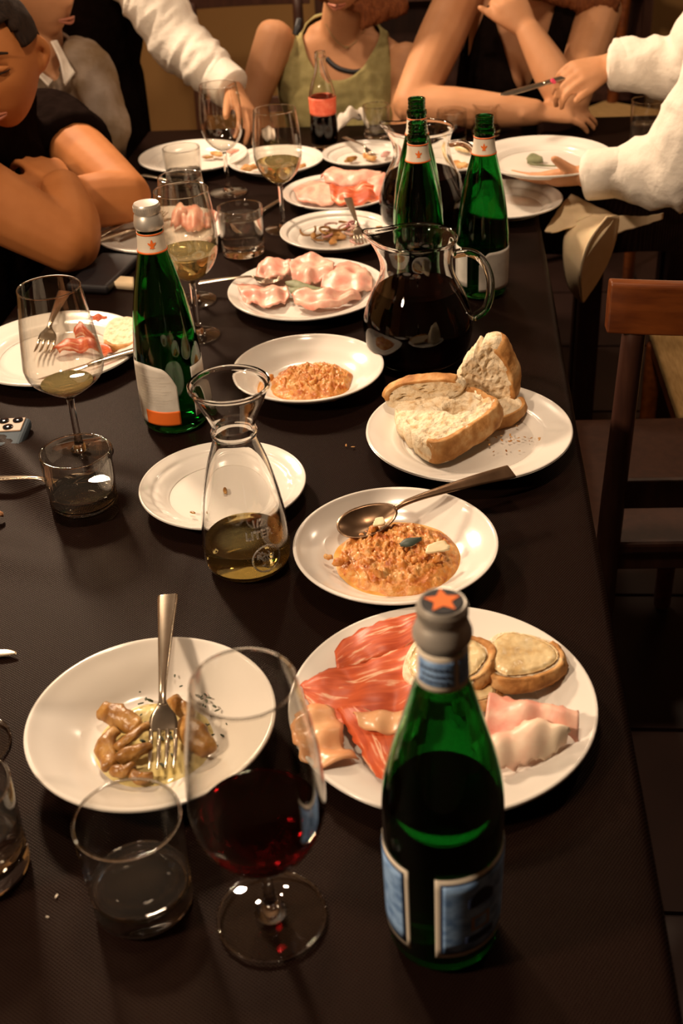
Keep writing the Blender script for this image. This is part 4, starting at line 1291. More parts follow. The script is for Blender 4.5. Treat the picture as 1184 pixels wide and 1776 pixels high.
scrap('golden toast scrap at the middle of the plate behind the white wine', (-0.3844,2.5047,0.7680), .020, 'crust', seed=5)
scrap('golden toast scrap at the right of the plate behind the white wine', (-0.3212,2.4940,0.7660), .012, 'crust', seed=6)
scrap('brown scrap at the left of the small plate by the far pitcher', (-0.2156,2.5344,0.7660), .014, 'mushroom', seed=7)
scrap('pale brown scrap at the middle of the small plate by the far pitcher', (-0.1766,2.5478,0.7660), .016, 'crust', seed=8)
scrap('reddish scrap at the right of the small plate by the far pitcher', (-0.1424,2.5617,0.7660), .013, 'onion', seed=9)
scrap('yellow pasta scrap on the plate behind the right bottle, nearer one', (0.0149,2.4724,0.7680), .018, 'crust', seed=10)
scrap('yellow pasta scrap on the plate behind the right bottle, farther one', (0.0291,2.5824,0.7680), .020, 'cheese', seed=11)
scrap('brown smear left on the empty plate, seen through the carafe', (-0.2779,1.2058,0.7610), .0055, 'mushroom', seed=12)
scrap('tiny brown spot at the near side of the empty plate', (-0.3047,1.1540,0.7620), .003, 'mushroom', seed=13)

# ---------------------------------------------------------------- cutlery
def frame_of(tip, end, roll):
    """local +x runs from the tip to the handle end, +z is the upper face"""
    tip, end = Vector(tip), Vector(end)
    x = (end - tip).normalized()
    z = Vector((0, 0, 1)) - x * x.z
    z.normalize()
    z = Matrix.Rotation(roll, 3, x) @ z
    y = z.cross(x)
    m = Matrix((x, y, z)).transposed().to_4x4()
    m.translation = tip
    return m, (end - tip).length
def strip(name, pts, mat, parent, th=.0018):
    """flat bar through (x, y centre, z, half width) stations"""
    P = rnd([(p[0], p[1], p[2]) for p in pts], 6)
    Wd = rnd([(p[3], p[4] if len(p) > 4 else th, 0) for p in pts], 6)
    V, F = [], []
    for p, w in zip(P, Wd):
        h, t = w.x, w.y
        for (a, b) in ((-1, -.35), (-.75, -1), (.75, -1), (1, -.35), (1, .35), (.75, 1), (-.75, 1), (-1, .35)):
            V.append((p.x, p.y + a * h, p.z + b * t / 2))
    n = len(P)
    for i in range(n - 1):
        for k in range(8):
            k2 = (k + 1) % 8
            F.append((i * 8 + k, i * 8 + k2, (i + 1) * 8 + k2, (i + 1) * 8 + k))
    F.append(tuple(reversed(range(8))))
    F.append(tuple((n - 1) * 8 + k for k in range(8)))
    return fixn(build(name, V, F, mat, parent))
def fork(tip, end, label, roll=0.0):
    m, L = frame_of(tip, end, roll)
    s = L / .2
    g = empty('fork', label=label, cat='fork', group='steel forks')
    strip('handle', [(.062, 0, .010, .0035, .003), (.075, 0, .012, .0034, .0034), (.10, 0, .011, .0045, .003), (.15, 0, .006, .0072, .0028), (.19, 0, .001, .0094, .0026), (.1995, 0, 0, .0094, .0022)], 'steel', g)
    strip('head', [(.042, 0, .0006, .0125, .0018), (.048, 0, .0022, .0126, .0018), (.055, 0, .0050, .0110, .002), (.061, 0, .0088, .0060, .0026), (.066, 0, .0108, .0036, .003)], 'steel', g)
    for k in range(4):
        y = -.0107 + k * .00713
        strip('tine', [(0, y * .96, .0062, .0008, .0012), (.008, y * .97, .0030, .0014, .0016), (.02, y, .0002, .0018, .0018), (.034, y, -.0006, .0019, .0018), (.0435, y, .0010, .0019, .0018)], 'steel', g)
    g.matrix_world = m @ Matrix.Scale(s, 4)
    return g
def spoon(tip, end, label, roll=0.0):
    m, L = frame_of(tip, end, roll)
    s = L / .2
    g = empty('spoon', label=label, cat='spoon')
    strip('handle', [(.064, 0, .0060, .0034, .0032), (.075, 0, .0090, .0034, .0034), (.10, 0, .0095, .0045, .003), (.15, 0, .006, .0075, .0028), (.19, 0, .001, .0098, .0026), (.1995, 0, 0, .0098, .0022)], 'dark_steel', g)
    V, F = [], []
    n, q = 36, 10
    for side in (0, 1):
        b = len(V)
        for i in range(q + 1):
            r = i / q
            for k in range(n):
                a = 2 * pi * k / n
                x = .033 + .033 * r * cos(a)
                y = .021 * r * sin(a) * (1.0 - .12 * cos(a))
                V.append((x, y, -.0085 * (1 - r * r) + .004 - (.0012 if side else 0) + .002 * max(0, cos(a)) * r))
        for i in range(q):
            for k in range(n):
                k2 = (k + 1) % n
                f = (b + i * n + k, b + (i + 1) * n + k, b + (i + 1) * n + k2, b + i * n + k2)
                F.append(f if side == 0 else f[::-1])
    o0 = q * n; o1 = (q + 1) * n + q * n
    for k in range(n):
        k2 = (k + 1) % n
        F.append((o0 + k, o1 + k, o1 + k2, o0 + k2))
    fixn(build('spoon_bowl', V, F, 'dark_steel', g))
    g.matrix_world = m @ Matrix.Scale(s, 4)
    return g
def knife(tip, end, label, roll=0.0):
    m, L = frame_of(tip, end, roll)
    s = L / .21
    g = empty('table_knife', label=label, cat='knife', group='steel table knives')
    strip('handle', [(.110, 0, .0015, .0065, .004), (.125, 0, .002, .0072, .006), (.17, 0, .002, .0085, .0064), (.205, 0, .0015, .0095, .006), (.2098, 0, .001, .0085, .005)], 'steel', g)
    strip('blade', [(0, .0030, .0006, .0012, .0010), (.004, .0020, .0006, .0040, .0012), (.018, .0002, .0008, .0080, .0014), (.05, -.0004, .001, .0092, .0018), (.10, 0, .0014, .0082, .0024), (.114, 0, .0016, .0064, .0035)], 'steel', g)
    g.matrix_world = m @ Matrix.Scale(s, 4)
    return g
fork((-0.2524,0.7289,0.7670), (-0.2828,0.9308,0.8100), 'steel fork standing in the mushroom bowl, handle over the far rim', R(0))
spoon((-0.1260,1.0951,0.7740), (0.0717,1.1925,0.7960), 'dark worn steel spoon resting across the nearer soup plate', R(12))  # spoon's steel is only a darker, browner colour than the other cutlery
fork((-0.4415,1.2098,0.7600), (-0.6329,1.2352,0.7560), 'steel fork lying on the cloth behind the left tumbler')
knife((-0.4425,0.9058,0.7530), (-0.5943,0.8853,0.7530), 'steel knife at the left edge, only the blade tip in view')
fork((-0.6138,1.5756,0.7660), (-0.6366,1.7930,0.7800), 'steel fork lying on the left plate, seen through the angular glass', R(10))
knife((-0.6158,1.5005,0.7560), (-0.4568,1.5707,0.7780), 'steel knife across the near rim of the left plate')
fork((-0.2810,1.8356,0.7760), (-0.4216,1.8459,0.7700), 'steel fork resting on the rim of the sage ham plate', R(-6))
fork((-0.1575,2.0124,0.7660), (-0.1932,2.1704,0.8020), 'steel fork standing in the onion salad', R(0))
knife((-0.5338,2.1823,0.7660), (-0.6530,2.0229,0.7780), 'steel knife, lower of the two handles on the ham roll plate')
fork((-0.5536,2.1975,0.7680), (-0.6516,2.0326,0.7820), 'steel fork, upper of the two handles on the ham roll plate')
knife((-0.5327,2.4151,0.7540), (-0.6657,2.4912,0.7540), 'steel knife lying on the cloth left of the far tumbler')
knife((-0.3990,2.1760,0.7540), (-0.3414,2.3068,0.7540), 'steel knife lying between the full tumbler and the white wine glass')
fork((-0.1607,2.5330,0.7700), (-0.2377,2.6384,0.7840), 'steel fork lying on the small plate by the far pitcher')

# ---------------------------------------------------------------- phones
def phone(c, rz, label, module=True, case='phone_case'):
    g = empty('smartphone', c, rz, label=label, cat='phone')
    bobj('case', (0, 0, .008), (.152, .078, .016), case, g, bevel=.006)
    if module:
        pl = bobj('camera_panel', (.050, .0165, .0168), (.040, .036, .0022), 'phone_back', g, bevel=.001)
        for (x, y) in ((.061, .0265), (.042, .0265), (.051, .0085)):
            lobj('camera_lens', [(0, .0200), (.0056, .0200), (.0068, .0194), (.0072, .0176), (0, .0176)], 'lens', pl, 28, (x, y, 0))
    return g
phone((-0.643, 1.338, TZ + .001), R(6), 'phone in a blue grey case at the left edge, camera lenses up')
phone((-0.605, 1.925, TZ + .001), R(80), 'dark phone lying flat between the elbow and the tall bottle', False, 'black_print')

# napkins
def napkin(label, sheets_, name='cloth_napkin', mat='napkin'):
    c = Vector(sheets_[0][0][0])
    g = empty(name, c, label=label, cat='napkin')
    for k, (A, B, kw) in enumerate(sheets_):
        sheet('fold', A, B, mat, g, off=c, **kw)
    return g
napkin('sand coloured napkin hanging in folds from the waiter\'s lifted hand', [
    ([(0.2291,2.2600,0.7684), (0.1998,2.2200,0.7487), (0.1739,2.1600,0.7324)], [(0.3055,2.2200,0.7375), (0.2560,2.1800,0.7414), (0.1853,2.1400,0.7327)], dict(thick=.003, wave=.004, wf=1, nu=24, nv=14)),
    ([(0.2681,2.2000,0.7497), (0.2184,2.1700,0.7323), (0.2094,2.1500,0.6926), (0.2213,2.1500,0.6325), (0.2486,2.1600,0.5901)], [(0.3084,2.1800,0.7514), (0.2833,2.1200,0.7469), (0.2538,2.1100,0.7071), (0.2387,2.1200,0.6584), (0.2497,2.1500,0.5932)], dict(thick=.003, nu=30, nv=14, wave=.003, wf=1)),
    ([(0.2814,2.1200,0.7729), (0.2490,2.1000,0.7330), (0.2390,2.1100,0.6737), (0.2508,2.1500,0.5932)], [(0.3106,2.1800,0.7514), (0.3066,2.1700,0.7059), (0.2893,2.1700,0.6489), (0.2564,2.1700,0.5845)], dict(thick=.003, nu=30, nv=14, wave=.002, wf=1)),
    ([(0.2934,2.1800,0.7539), (0.3433,2.2000,0.7437), (0.3995,2.2200,0.7422)], [(0.3036,2.1700,0.7172), (0.3437,2.1900,0.7248), (0.3987,2.2200,0.7288)], dict(thick=.003, wave=.003, wf=1, nu=24, nv=12)),
])
napkin('folded tan napkin on the cloth left of the tall green bottle', [
    ([(-0.6440,1.9151,0.7560), (-0.6022,1.9056,0.7570), (-0.5467,1.8954,0.7560)], [(-0.6376,1.8912,0.7560), (-0.5950,1.8768,0.7570), (-0.5396,1.8644,0.7560)], dict(thick=.012, nu=20, nv=8)),
])
napkin('crumpled white paper napkin before the olive top', [
    ([(-0.2643,2.7570,0.7540), (-0.2423,2.7656,0.7800), (-0.2070,2.7965,0.7760), (-0.1900,2.7689,0.7540)], [(-0.2631,2.8121,0.7600), (-0.2406,2.8147,0.7800), (-0.2115,2.7867,0.7840), (-0.1929,2.7761,0.7600)], dict(thick=.002, wave=.012, wf=3, nu=24, nv=14, arch=.02)),
], 'paper_napkin', 'white_cotton')
napkin('small white paper napkin under the waiter\'s fingertips', [
    ([(-0.4449,2.7740,0.7540), (-0.4333,2.7972,0.7660), (-0.4152,2.7832,0.7640)], [(-0.4342,2.7353,0.7540), (-0.4155,2.7173,0.7560), (-0.4054,2.7420,0.7540)], dict(thick=.002, wave=.006, wf=2, nu=16, nv=10, arch=.01)),
], 'paper_napkin', 'white_cotton')
tag(scatter('salt_grains', [Vector((-0.3158,0.6065,0.7510)), Vector((-0.3175,0.5863,0.7510))], 'cream_print', size=.0014), 'two pale crumbs on the cloth left of the near tumbler', 'crumbs')

# ---------------------------------------------------------------- chairs
def chair(loc, rz, label, wood='chair_wood', seat='straw', group='wooden dining chairs', rail=None):
    g = empty('dining_chair', loc, rz, label=label, cat='chair', group=group)
    w, d = .40, .40
    for sx in (-1, 1):
        tobj('rear_leg', [((sx * .166, 0, .012), .018, .018), ((sx * .166, -.006, .44), .019, .019), ((sx * .166, -.035, .70), .017, .017), ((sx * .166, -.055, .855), .016, .016)], wood, g, seg=10, sub=3, cap=.3)
        tobj('front_leg', [((sx * .182, .37, .012), .017), ((sx * .182, .37, .42), .019)], wood, g, seg=10, sub=3, cap=.3)
        tobj('side_stretcher', [((sx * .18, .0, .20), .010), ((sx * .18, .37, .20), .010)], wood, g, seg=8)
    V, F = [], []
    n = 20
    for i in range(n + 1):
        x = -.205 + .41 * i / n
        bow = -.055 - .022 * (1 - (x / .205) ** 2)
        for (dy, dz) in ((-.012, -.036), (.010, -.036), (.012, 0), (.009, .033), (.004, .0365), (-.010, .0365), (-.014, .033), (-.014, 0)):
            V.append((x, bow + dy, .875 + dz))
    for i in range(n):
        for k in range(8):
            k2 = (k + 1) % 8
            F.append((i * 8 + k, i * 8 + k2, (i + 1) * 8 + k2, (i + 1) * 8 + k))
    F.append(tuple(range(8))); F.append(tuple(n * 8 + k for k in range(8)))
    o = fixn(build('top_rail', V, F, rail or wood, g, smooth=False))
    md = o.modifiers.new('bevel', 'BEVEL'); md.width = .003; md.segments = 2; md.limit_method = 'ANGLE'
    bobj('back_slat', (0, -.012, .55), (.34, .012, .05), wood, g, bevel=.003)
    bobj('seat_rail', (0, .37, .425), (.36, .024, .035), wood, g, bevel=.003)
    bobj('seat_rail', (0, 0, .425), (.36, .024, .035), wood, g, bevel=.003)
    o = bobj('seat', (0, .185, .448), (.40, .40, .026), seat, g, bevel=.008)
    return g
chair((0.410, 1.550, 0), R(2), 'brown wooden chair with a rounded top rail in the right foreground', 'dark_wood', 'dark_wood', rail='chair_wood')
chair((0.80, 2.142, 0), R(90), 'wooden chair with a straw seat, partly hidden by the foreground chair')
chair((-0.64, 3.86, 0), R(185), 'dark wooden chair behind the olive top, only its back rail showing', 'dark_wood')
chair((0.66, 4.02, 0), R(140), 'wooden chair with pale seat in the far right background')
# sideboard far behind
sb = empty('sideboard', (0.10, 4.36, 0), label='dark wooden sideboard with shelves against the back wall', cat='sideboard')
bobj('carcass_back', (0, .10, .62), (1.1, .02, 1.24), 'dark_wood', sb)
for x in (-.54, .54): bobj('side_panel', (x, -.03, .62), (.03, .26, 1.24), 'dark_wood', sb)
for z in (.10, .46, .80, 1.05, 1.24): bobj('shelf', (0, -.03, z), (1.06, .26, .025), 'dark_wood', sb)
rg = random.Random(77)
for i, w in enumerate(('leftmost', 'second from left', 'middle', 'second from right', 'rightmost')):
    h = rg.uniform(.12, .2)
    m = ['parmesan', 'crust', 'blue_print', 'chair_wood', 'cream_print'][i]
    o = lobj('storage_jar', [(0, 0), (.036, 0), (.040, .006), (.040, h * .75), (.030, h * .86), (.026, h * .9), (.027, h), (0, h)], m, None, 20, (-0.17 + i * .13, 4.31, .8130))
    tag(o, w + ' jar of the row on the blurred background sideboard', 'jar', 'jars on the sideboard')

# ---------------------------------------------------------------- people
def hand(parts, w, d, n, thumb=1, s=1.0, tl=1.0, curl=(.25, .3, .35, .4), fan=.07, tout=.75, tbend=.3):
    """palm, four separate fingers and a side thumb; w wrist, d towards the fingers, n out of the back of the hand"""
    w, d, n = Vector(w), Vector(d).normalized(), Vector(n)
    n = (n - d * n.dot(d)).normalized()
    sd = d.cross(n) * thumb                     # towards the thumb
    P = lambda a, b, c=0: w + (d * a + sd * b + n * c) * s
    parts.append(dict(n=[(P(-.035, 0), .026 * s, .020 * s), (P(0, 0), .028 * s, .018 * s), (P(.04, .002), .039 * s, .016 * s), (P(.078, .0), .041 * s, .0135 * s)], side=sd, cap=.5, seg=18))
    L = (.072, .080, .074, .058)
    off = (.030, .0105, -.0095, -.029)
    st = (.082, .086, .082, .074)
    for i in range(4):
        a = -fan * (i - 1.3)
        dd = (d * cos(a) + sd * sin(a)).normalized()
        p = P(st[i] - .022, off[i] * .95)
        pts = [(p, .0088 * s), (P(st[i], off[i]), .0090 * s)]
        q = Vector(P(st[i], off[i]))
        ang = 0
        for f, r in ((.46, .0082), (.31, .0075), (.23, .0062)):
            ang += curl[i] * (1.0 if f > .4 else 1.35)
            q = q + (dd * cos(ang) - n * sin(ang)) * L[i] * f * s
            pts.append((q.copy(), r * s))
        parts.append(dict(n=pts, side=sd, seg=10, cap=.9))
    t = (d * cos(tout) + sd * sin(tout)).normalized()
    p0 = P(.018, .020, -.003)
    p1 = Vector(p0) + t * .045 * s * tl - n * .006 * s
    t2 = (t * cos(tbend) + d * sin(tbend)).normalized()
    p2 = p1 + t2 * .032 * s * tl - n * .006 * s
    p3 = p2 + t2 * .024 * s * tl - n * .004 * s
    parts.append(dict(n=[(p0, .015 * s), (p1, .0115 * s), (p2, .0098 * s), (p3, .0078 * s)], side=n, seg=10, cap=.9))

def head_frame(c, f, tilt=0.0):
    f = Vector(f).normalized()
    up = Vector((0, 0, 1))
    r = f.cross(up).normalized()
    u = r.cross(f)
    if tilt:
        r, u = r * cos(tilt) + u * sin(tilt), -r * sin(tilt) + u * cos(tilt)
    m = Matrix((r, f, u)).transposed().to_4x4()
    m.translation = Vector(c)
    return m

def head_surface(dx, dy, dz):
    """unit direction -> point of an adult head in its own frame (x right, y front, z up)"""
    x, y, z = dx * .074, dy * .096, dz * .116
    g = lambda a, b, s: math.exp(-((a / b) ** 2)) if s is None else math.exp(-((a / b) ** 2 + s))
    low = max(0, -dz)
    x *= 1 - .30 * low ** 1.6
    if dy > 0:
        y *= .93 + .05 * low
        fr = dy ** 1.2
        y += .023 * math.exp(-(x / .011) ** 2 - ((z + .018) / .026) ** 2) * fr        # nose
        y += .009 * math.exp(-(x / .015) ** 2 - ((z + .030) / .011) ** 2) * fr        # nose tip and wings
        y += .005 * math.exp(-(x / .045) ** 2 - ((z - .036) / .012) ** 2) * fr        # brow
        for sx in (-1, 1):
            y -= .010 * math.exp(-((x - sx * .032) / .017) ** 2 - ((z - .012) / .014) ** 2) * fr   # eye sockets
            y += .004 * math.exp(-((x - sx * .045) / .02) ** 2 - ((z + .02) / .02) ** 2) * fr      # cheeks
        y += .008 * math.exp(-(x / .024) ** 2 - ((z + .060) / .013) ** 2) * fr        # lips
        y -= .004 * math.exp(-(x / .03) ** 2 - ((z + .080) / .008) ** 2) * fr         # under the lip
        y += .010 * math.exp(-(x / .024) ** 2 - ((z + .102) / .018) ** 2) * fr        # chin
    else:
        y *= 1 - .35 * low
    return Vector((x, y, z))

def head_mesh(m, V, F, nu=64, nv=48, s=1.0, keep=None):
    b = len(V)
    for j in range(nv + 1):
        th = pi * j / nv
        for i in range(nu):
            a = 2 * pi * i / nu
            V.append(tuple(m @ (head_surface(sin(th) * cos(a), sin(th) * sin(a), cos(th)) * s)))
    for j in range(nv):
        for i in range(nu):
            i2 = (i + 1) % nu
            f = (b + j * nu + i, b + (j + 1) * nu + i, b + (j + 1) * nu + i2, b + j * nu + i2)
            F.append(f)

def raw(V, F): return dict(raw=(V, F))

_tube = tube
def tube(V, F, nodes=None, **kw):
    if 'raw' in kw:
        b = len(V)
        V.extend(kw['raw'][0])
        F.extend([tuple(b + i for i in f) for f in kw['raw'][1]])
        return
    _tube(V, F, nodes, **kw)

def head_part(m):
    V, F = [], []
    head_mesh(m, V, F)
    # weld poles
    return dict(n=None, raw=(V, F))
def ears(parts, m):
    for sx in (-1, 1):
        pts = [((m @ Vector((sx * (.072 + .017 * sin(t * pi)), -.012 - .012 * sin(t * pi), -.030 + .060 * t))), .006, .012) for t in (0, .25, .5, .75, 1)]
        parts.append(dict(n=pts, side=tuple(m.to_3x3() @ Vector((1, 0, 0))), seg=10))
def features(m, root, off, skin_lids=True, brow='hair', lipm='lips'):
    mp = lambda x, y, z: tuple(m @ Vector((x, y, z)))
    for sx in (-1, 1):
        tobj('eyebrow', [(mp(sx * .014, .091, .034), .0034, .003), (mp(sx * .032, .090, .041), .0042, .003), (mp(sx * .052, .078, .036), .0024, .002)], brow, root, off=off, seg=8)
        tobj('eyelid', [(mp(sx * .019, .0815, .012), .002, .002), (mp(sx * .032, .083, .0125), .0062, .0055), (mp(sx * .045, .075, .012), .002, .002)], 'skin' if skin_lids is True else skin_lids, root, off=off, seg=10)
        tobj('lashes', [(mp(sx * .018, .084, .008), .0010), (mp(sx * .032, .0885, .0068), .0015), (mp(sx * .047, .076, .008), .0010)], 'hair', root, off=off, seg=6)
    tobj('lower_lip', [(mp(-.020, .088, -.064), .002, .002), (mp(0, .0985, -.068), .0046, .0038), (mp(.020, .088, -.064), .002, .002)], lipm, root, off=off, seg=10)
    tobj('upper_lip', [(mp(-.021, .088, -.061), .002, .002), (mp(0, .100, -.0585), .0040, .0034), (mp(.021, .088, -.061), .002, .002)], lipm, root, off=off, seg=10)
def hair_cap(m, root, off, mat, grow=1.08, line=None, thick=.012):
    V, F = [], []
    head_mesh(m, V, F, 72, 54, 1.0)
    inv = m.inverted()
    line = line or (lambda x, y, z: z > .064 or (y < -.030 and z > -.045) or (abs(x) > .045 and y < .040 and z > .026))
    keepv = [line(*(inv @ Vector(v))) for v in V]
    F = [f for f in F if all(keepv[i] for i in f)]
    used = sorted({i for f in F for i in f})
    mp = {j: k for k, j in enumerate(used)}
    c = m.translation
    V2 = []
    for j in used:
        p = Vector(V[j])
        l = inv @ p
        d = (p - c).normalized()
        V2.append(tuple(p + d * (thick * (.35 + .65 * min(1, max(0, (l.z + .06) / .12))) + .003 * noise.noise(p * 60))))
    F2 = [tuple(mp[i] for i in f) for f in F]
    o = fixn(build('hair', V2, F2, mat, root, off=off))
    md = o.modifiers.new('thickness', 'SOLIDIFY')
    md.thickness = thick
    md.offset = -1
    return o

def person(loc, label, parts, skin, voxel=.0055, smooth=3):
    g = empty('person', loc, label=label, cat='person')
    blob('body', parts, skin, g, voxel, smooth, off=loc)
    return g
def garment(name, g, parts, mat, **kw):
    return blob(name, parts, mat, g, off=tuple(g.location), **kw)
def legs(g, hip, fwd, mat='black_cotton', seated=True, apart=.10, reach=.40):
    """trousers with shoes reaching the floor"""
    hip, fwd = Vector(hip), Vector(fwd).normalized()
    sd = Vector((-fwd.y, fwd.x, 0))
    parts = []
    for q in (-1, 1):
        h = hip + sd * apart * q
        if seated:
            k = h + fwd * reach
            k.z = .455
            a = k + fwd * .03
            a.z = .07
            parts.append(dict(n=[(h, .085), (h.lerp(k, .5), .074), (k, .060), (k.lerp(a, .45), .058), (a, .046)], side=tuple(sd)))
        else:
            k = h.copy(); k.z = .47; k += fwd * .03
            a = h.copy(); a.z = .07
            parts.append(dict(n=[(h, .095), (h.lerp(k, .5), .082), (k, .064), (a, .05)], side=tuple(sd)))
        parts.append(dict(n=[(a - fwd * .05 + Vector((0, 0, -.025)), .040, .040), (a + fwd * .07 + Vector((0, 0, -.032)), .042, .032), (a + fwd * .16 + Vector((0, 0, -.040)), .036, .024)], side=tuple(sd)))
    parts.append(dict(n=[(hip + Vector((0, 0, -.05)), .16, .11), (hip + Vector((0, 0, .10)), .155, .105)], side=tuple(sd)))
    return garment('trousers', g, parts, mat, voxel=.014, smooth=4)

# -- man in the black T-shirt, arms folded on the table, at the left
loc = (-1.00, 2.25, 0)
hc = (-0.7991,2.1200,1.0793)
hm = head_frame(hc, (.05, -.96, -.15), R(-4))
lsh, rsh = Vector((-0.8330,2.4400,0.8745)), Vector((-.96, 1.96, .985))
lel, rel = Vector((-0.6009,2.1289,0.8260)), Vector((-0.6572,1.9287,0.8080))
lwr, rwr = Vector((-0.7443,2.0600,0.8371)), Vector((-0.6998,2.0600,0.8681))
parts = [head_part(hm),
    dict(n=[((-.86, 2.24, .98), .060, .062), (tuple(Vector(hc) + Vector((-.015, .035, -.06))), .055, .058)], side=(1, 0, 0)),
    dict(n=[((-1.0, 2.26, .52), .15, .105), ((-.98, 2.25, .72), .15, .11), ((-.92, 2.22, .92), .165, .105), ((-.88, 2.23, 1.0), .11, .07)], side=(.35, .93, 0), seg=20),
    dict(n=[(lsh, .060), (lsh.lerp(lel, .45), .060, .060), (lel, .046)], side=(0, 0, 1)),
    dict(n=[(rsh, .064), (rsh.lerp(rel, .5), .066, .066), (rel, .050)], side=(0, 0, 1)),
    dict(n=[(lel, .047), (lel.lerp(lwr, .35), .051), (lwr, .034)], side=(0, 0, 1)),
    dict(n=[(rel, .050), (rel.lerp(rwr, .4), .057), (rwr, .038)], side=(0, 0, 1))]
ears(parts, hm)
hand(parts, lwr, (Vector((-0.7746,1.9800,0.8998)) - lwr), (.2, -.5, .8), 1, 1.0, 1.0, (.5, .5, .5, .5))
hand(parts, rwr, (-.55, .65, .30), (.5, -.5, .6), -1, 1.0, 1.0, (.35, .4, .4, .4))
gA = person(loc, 'dark haired man in a black T-shirt with folded arms on the table edge', parts, 'tan_skin', .0055, 4)
features(hm, gA, loc, 'tan_skin')
hair_cap(hm, gA, loc, 'hair', thick=.014)
garment('t_shirt', gA, [
    dict(n=[((-1.0, 2.26, .50), .175, .13), ((-.98, 2.25, .72), .178, .135), ((-.92, 2.22, .92), .19, .128), ((-.872, 2.23, 1.005), .125, .088)], side=(.35, .93, 0), seg=20),
    dict(n=[(lsh + Vector((-.05, -.03, .0)), .070), (lsh, .078), (lsh.lerp(lel, .36), .080)], side=(0, 0, 1), cap=.15),
    dict(n=[(rsh + Vector((.0, .06, .0)), .072), (rsh, .080), (rsh.lerp(rel, .16), .082)], side=(0, 0, 1), cap=.15)], 'black_cotton', voxel=.009, smooth=4, wrinkle=.004)
legs(gA, (-1.0, 2.26, .46), (.9, -.2, 0))

# -- person in the open-collared beige shirt behind him
loc = (-.93, 2.75, 0)
hc = (-0.8935,2.7000,1.1191)
hm = head_frame(hc, (.82, -.52, -.12))
sh = Vector((-0.8166,2.7000,0.9426)); el = Vector((-0.7510,2.6200,0.8332)); wr = Vector((-.80, 2.53, .70))
sh2 = sh + Vector((-.36, .10, .0))
parts = [head_part(hm),
    dict(n=[((-0.9173,2.7200,0.9313), .050, .055), ((-0.9065,2.7200,1.0290), .046, .050)], side=(1, 0, 0)),
    dict(n=[((-.95, 2.76, .52), .14, .10), ((-.93, 2.75, .75), .14, .10), ((-0.9259,2.7400,0.8889), .13, .085)], side=(.95, -.2, 0), seg=20),
    dict(n=[(sh, .044), (el, .032)]), dict(n=[(el, .032), (wr, .028)]), dict(n=[(sh2, .05), (sh2 + Vector((.02, -.12, -.22)), .042)])]
ears(parts, hm)
hand(parts, wr, (-.2, -.3, -.9), (1, 0, 0), 1)
gB = person(loc, 'person in an open collared grey beige shirt seated behind the man in black', parts, 'skin', .006, 3)
features(hm, gB, loc)
hair_cap(hm, gB, loc, 'hair', thick=.016)
apex = Vector((-0.8704,2.6600,0.9189))
def cutB(p):
    w = p.z - apex.z
    return w > -.005 and p.y < 2.745 and abs(p.x - apex.x + .030 * w / .1) < .012 + .42 * w
sh_parts = [
    dict(n=[((-.95, 2.76, .50), .165, .125), ((-.93, 2.75, .75), .165, .125), ((-0.9205,2.7400,0.8887), .155, .105), ((-0.9155,2.7400,0.9580), .075, .070)], side=(.95, -.2, 0), seg=20),
    dict(n=[(sh + Vector((-.08, 0, -.01)), .060), (sh, .054), (sh.lerp(el, .5), .050), (el, .042)], cap=.6),
    dict(n=[(el, .042), (el.lerp(wr, .8), .038)], cap=.2),
    dict(n=[(sh2 + Vector((.06, 0, 0)), .07), (sh2, .066), (sh2 + Vector((.02, -.12, -.22)), .06)], cap=.3)]
st = garment('shirt', gB, sh_parts, 'beige_linen', voxel=.008, smooth=3, wrinkle=.006, wscale=11, cut=cutB)
sheet('collar', [(-0.9077,2.6200,0.9488), (-0.8911,2.6100,0.9385), (-0.8735,2.6000,0.9210)], [(-0.9265,2.6600,0.9549), (-0.9072,2.6500,0.9444), (-0.8709,2.6300,0.9259)], 'white_cotton', gB, nu=14, nv=8, thick=.004, off=loc)
sheet('collar', [(-0.8641,2.6400,1.0054), (-0.8412,2.6100,0.9718), (-0.8376,2.6000,0.9199)], [(-0.8574,2.6600,1.0034), (-0.8336,2.6400,0.9614), (-0.8188,2.6300,0.9414)], 'white_cotton', gB, nu=14, nv=8, thick=.004, off=loc)
legs(gB, (-.98, 2.76, .46), (.95, -.25, 0), reach=.17)

# -- waiter reaching in from the left: white sleeve, dark waistcoat
loc = (-.93, 3.10, 0)
sh = Vector((-0.7654,2.9800,1.1270)); el = Vector((-0.6435,2.9000,0.9448)); wr = Vector((-0.4980,2.7900,0.8513))
hm = head_frame((-0.8035,2.9500,1.3769), (.75, -.55, -.3))
tip = Vector((-0.4490,2.7000,0.8033))
parts = [head_part(hm),
    dict(n=[((-0.8297,3.0200,1.2099), .055, .06), ((-0.8152,2.9800,1.3076), .052, .055)]),
    dict(n=[((-.94, 3.14, .60), .12, .10), ((-.92, 3.12, .85), .12, .10), ((-0.8254,3.0400,1.0954), .13, .09), ((-0.8207,3.0300,1.1962), .09, .07)], side=(0, 1, 0), seg=20),
    dict(n=[(sh, .052), (el, .042)]), dict(n=[(el, .042), (el.lerp(wr, .4), .042), (wr, .027, .022)], side=(0, 1, 0)),
    dict(n=[((-.98, 3.28, 1.12), .05), ((-1.06, 3.34, .88), .042)]), dict(n=[((-1.06, 3.34, .88), .042), ((-1.05, 3.20, .70), .028)])]
ears(parts, hm)
hand(parts, wr, tip - wr, (.45, .1, .6), 1, .98, 1.0, (.30, .25, .22, .25), .06, .55, .35)
hand(parts, (-1.05, 3.20, .70), (.1, -.4, -.8), (-1, 0, .1), 1)
gC = person(loc, 'waiter in a dark waistcoat reaching over the left plates with a white sleeved arm', parts, 'skin', .0045, 3)
features(hm, gC, loc)
hair_cap(hm, gC, loc, 'hair')
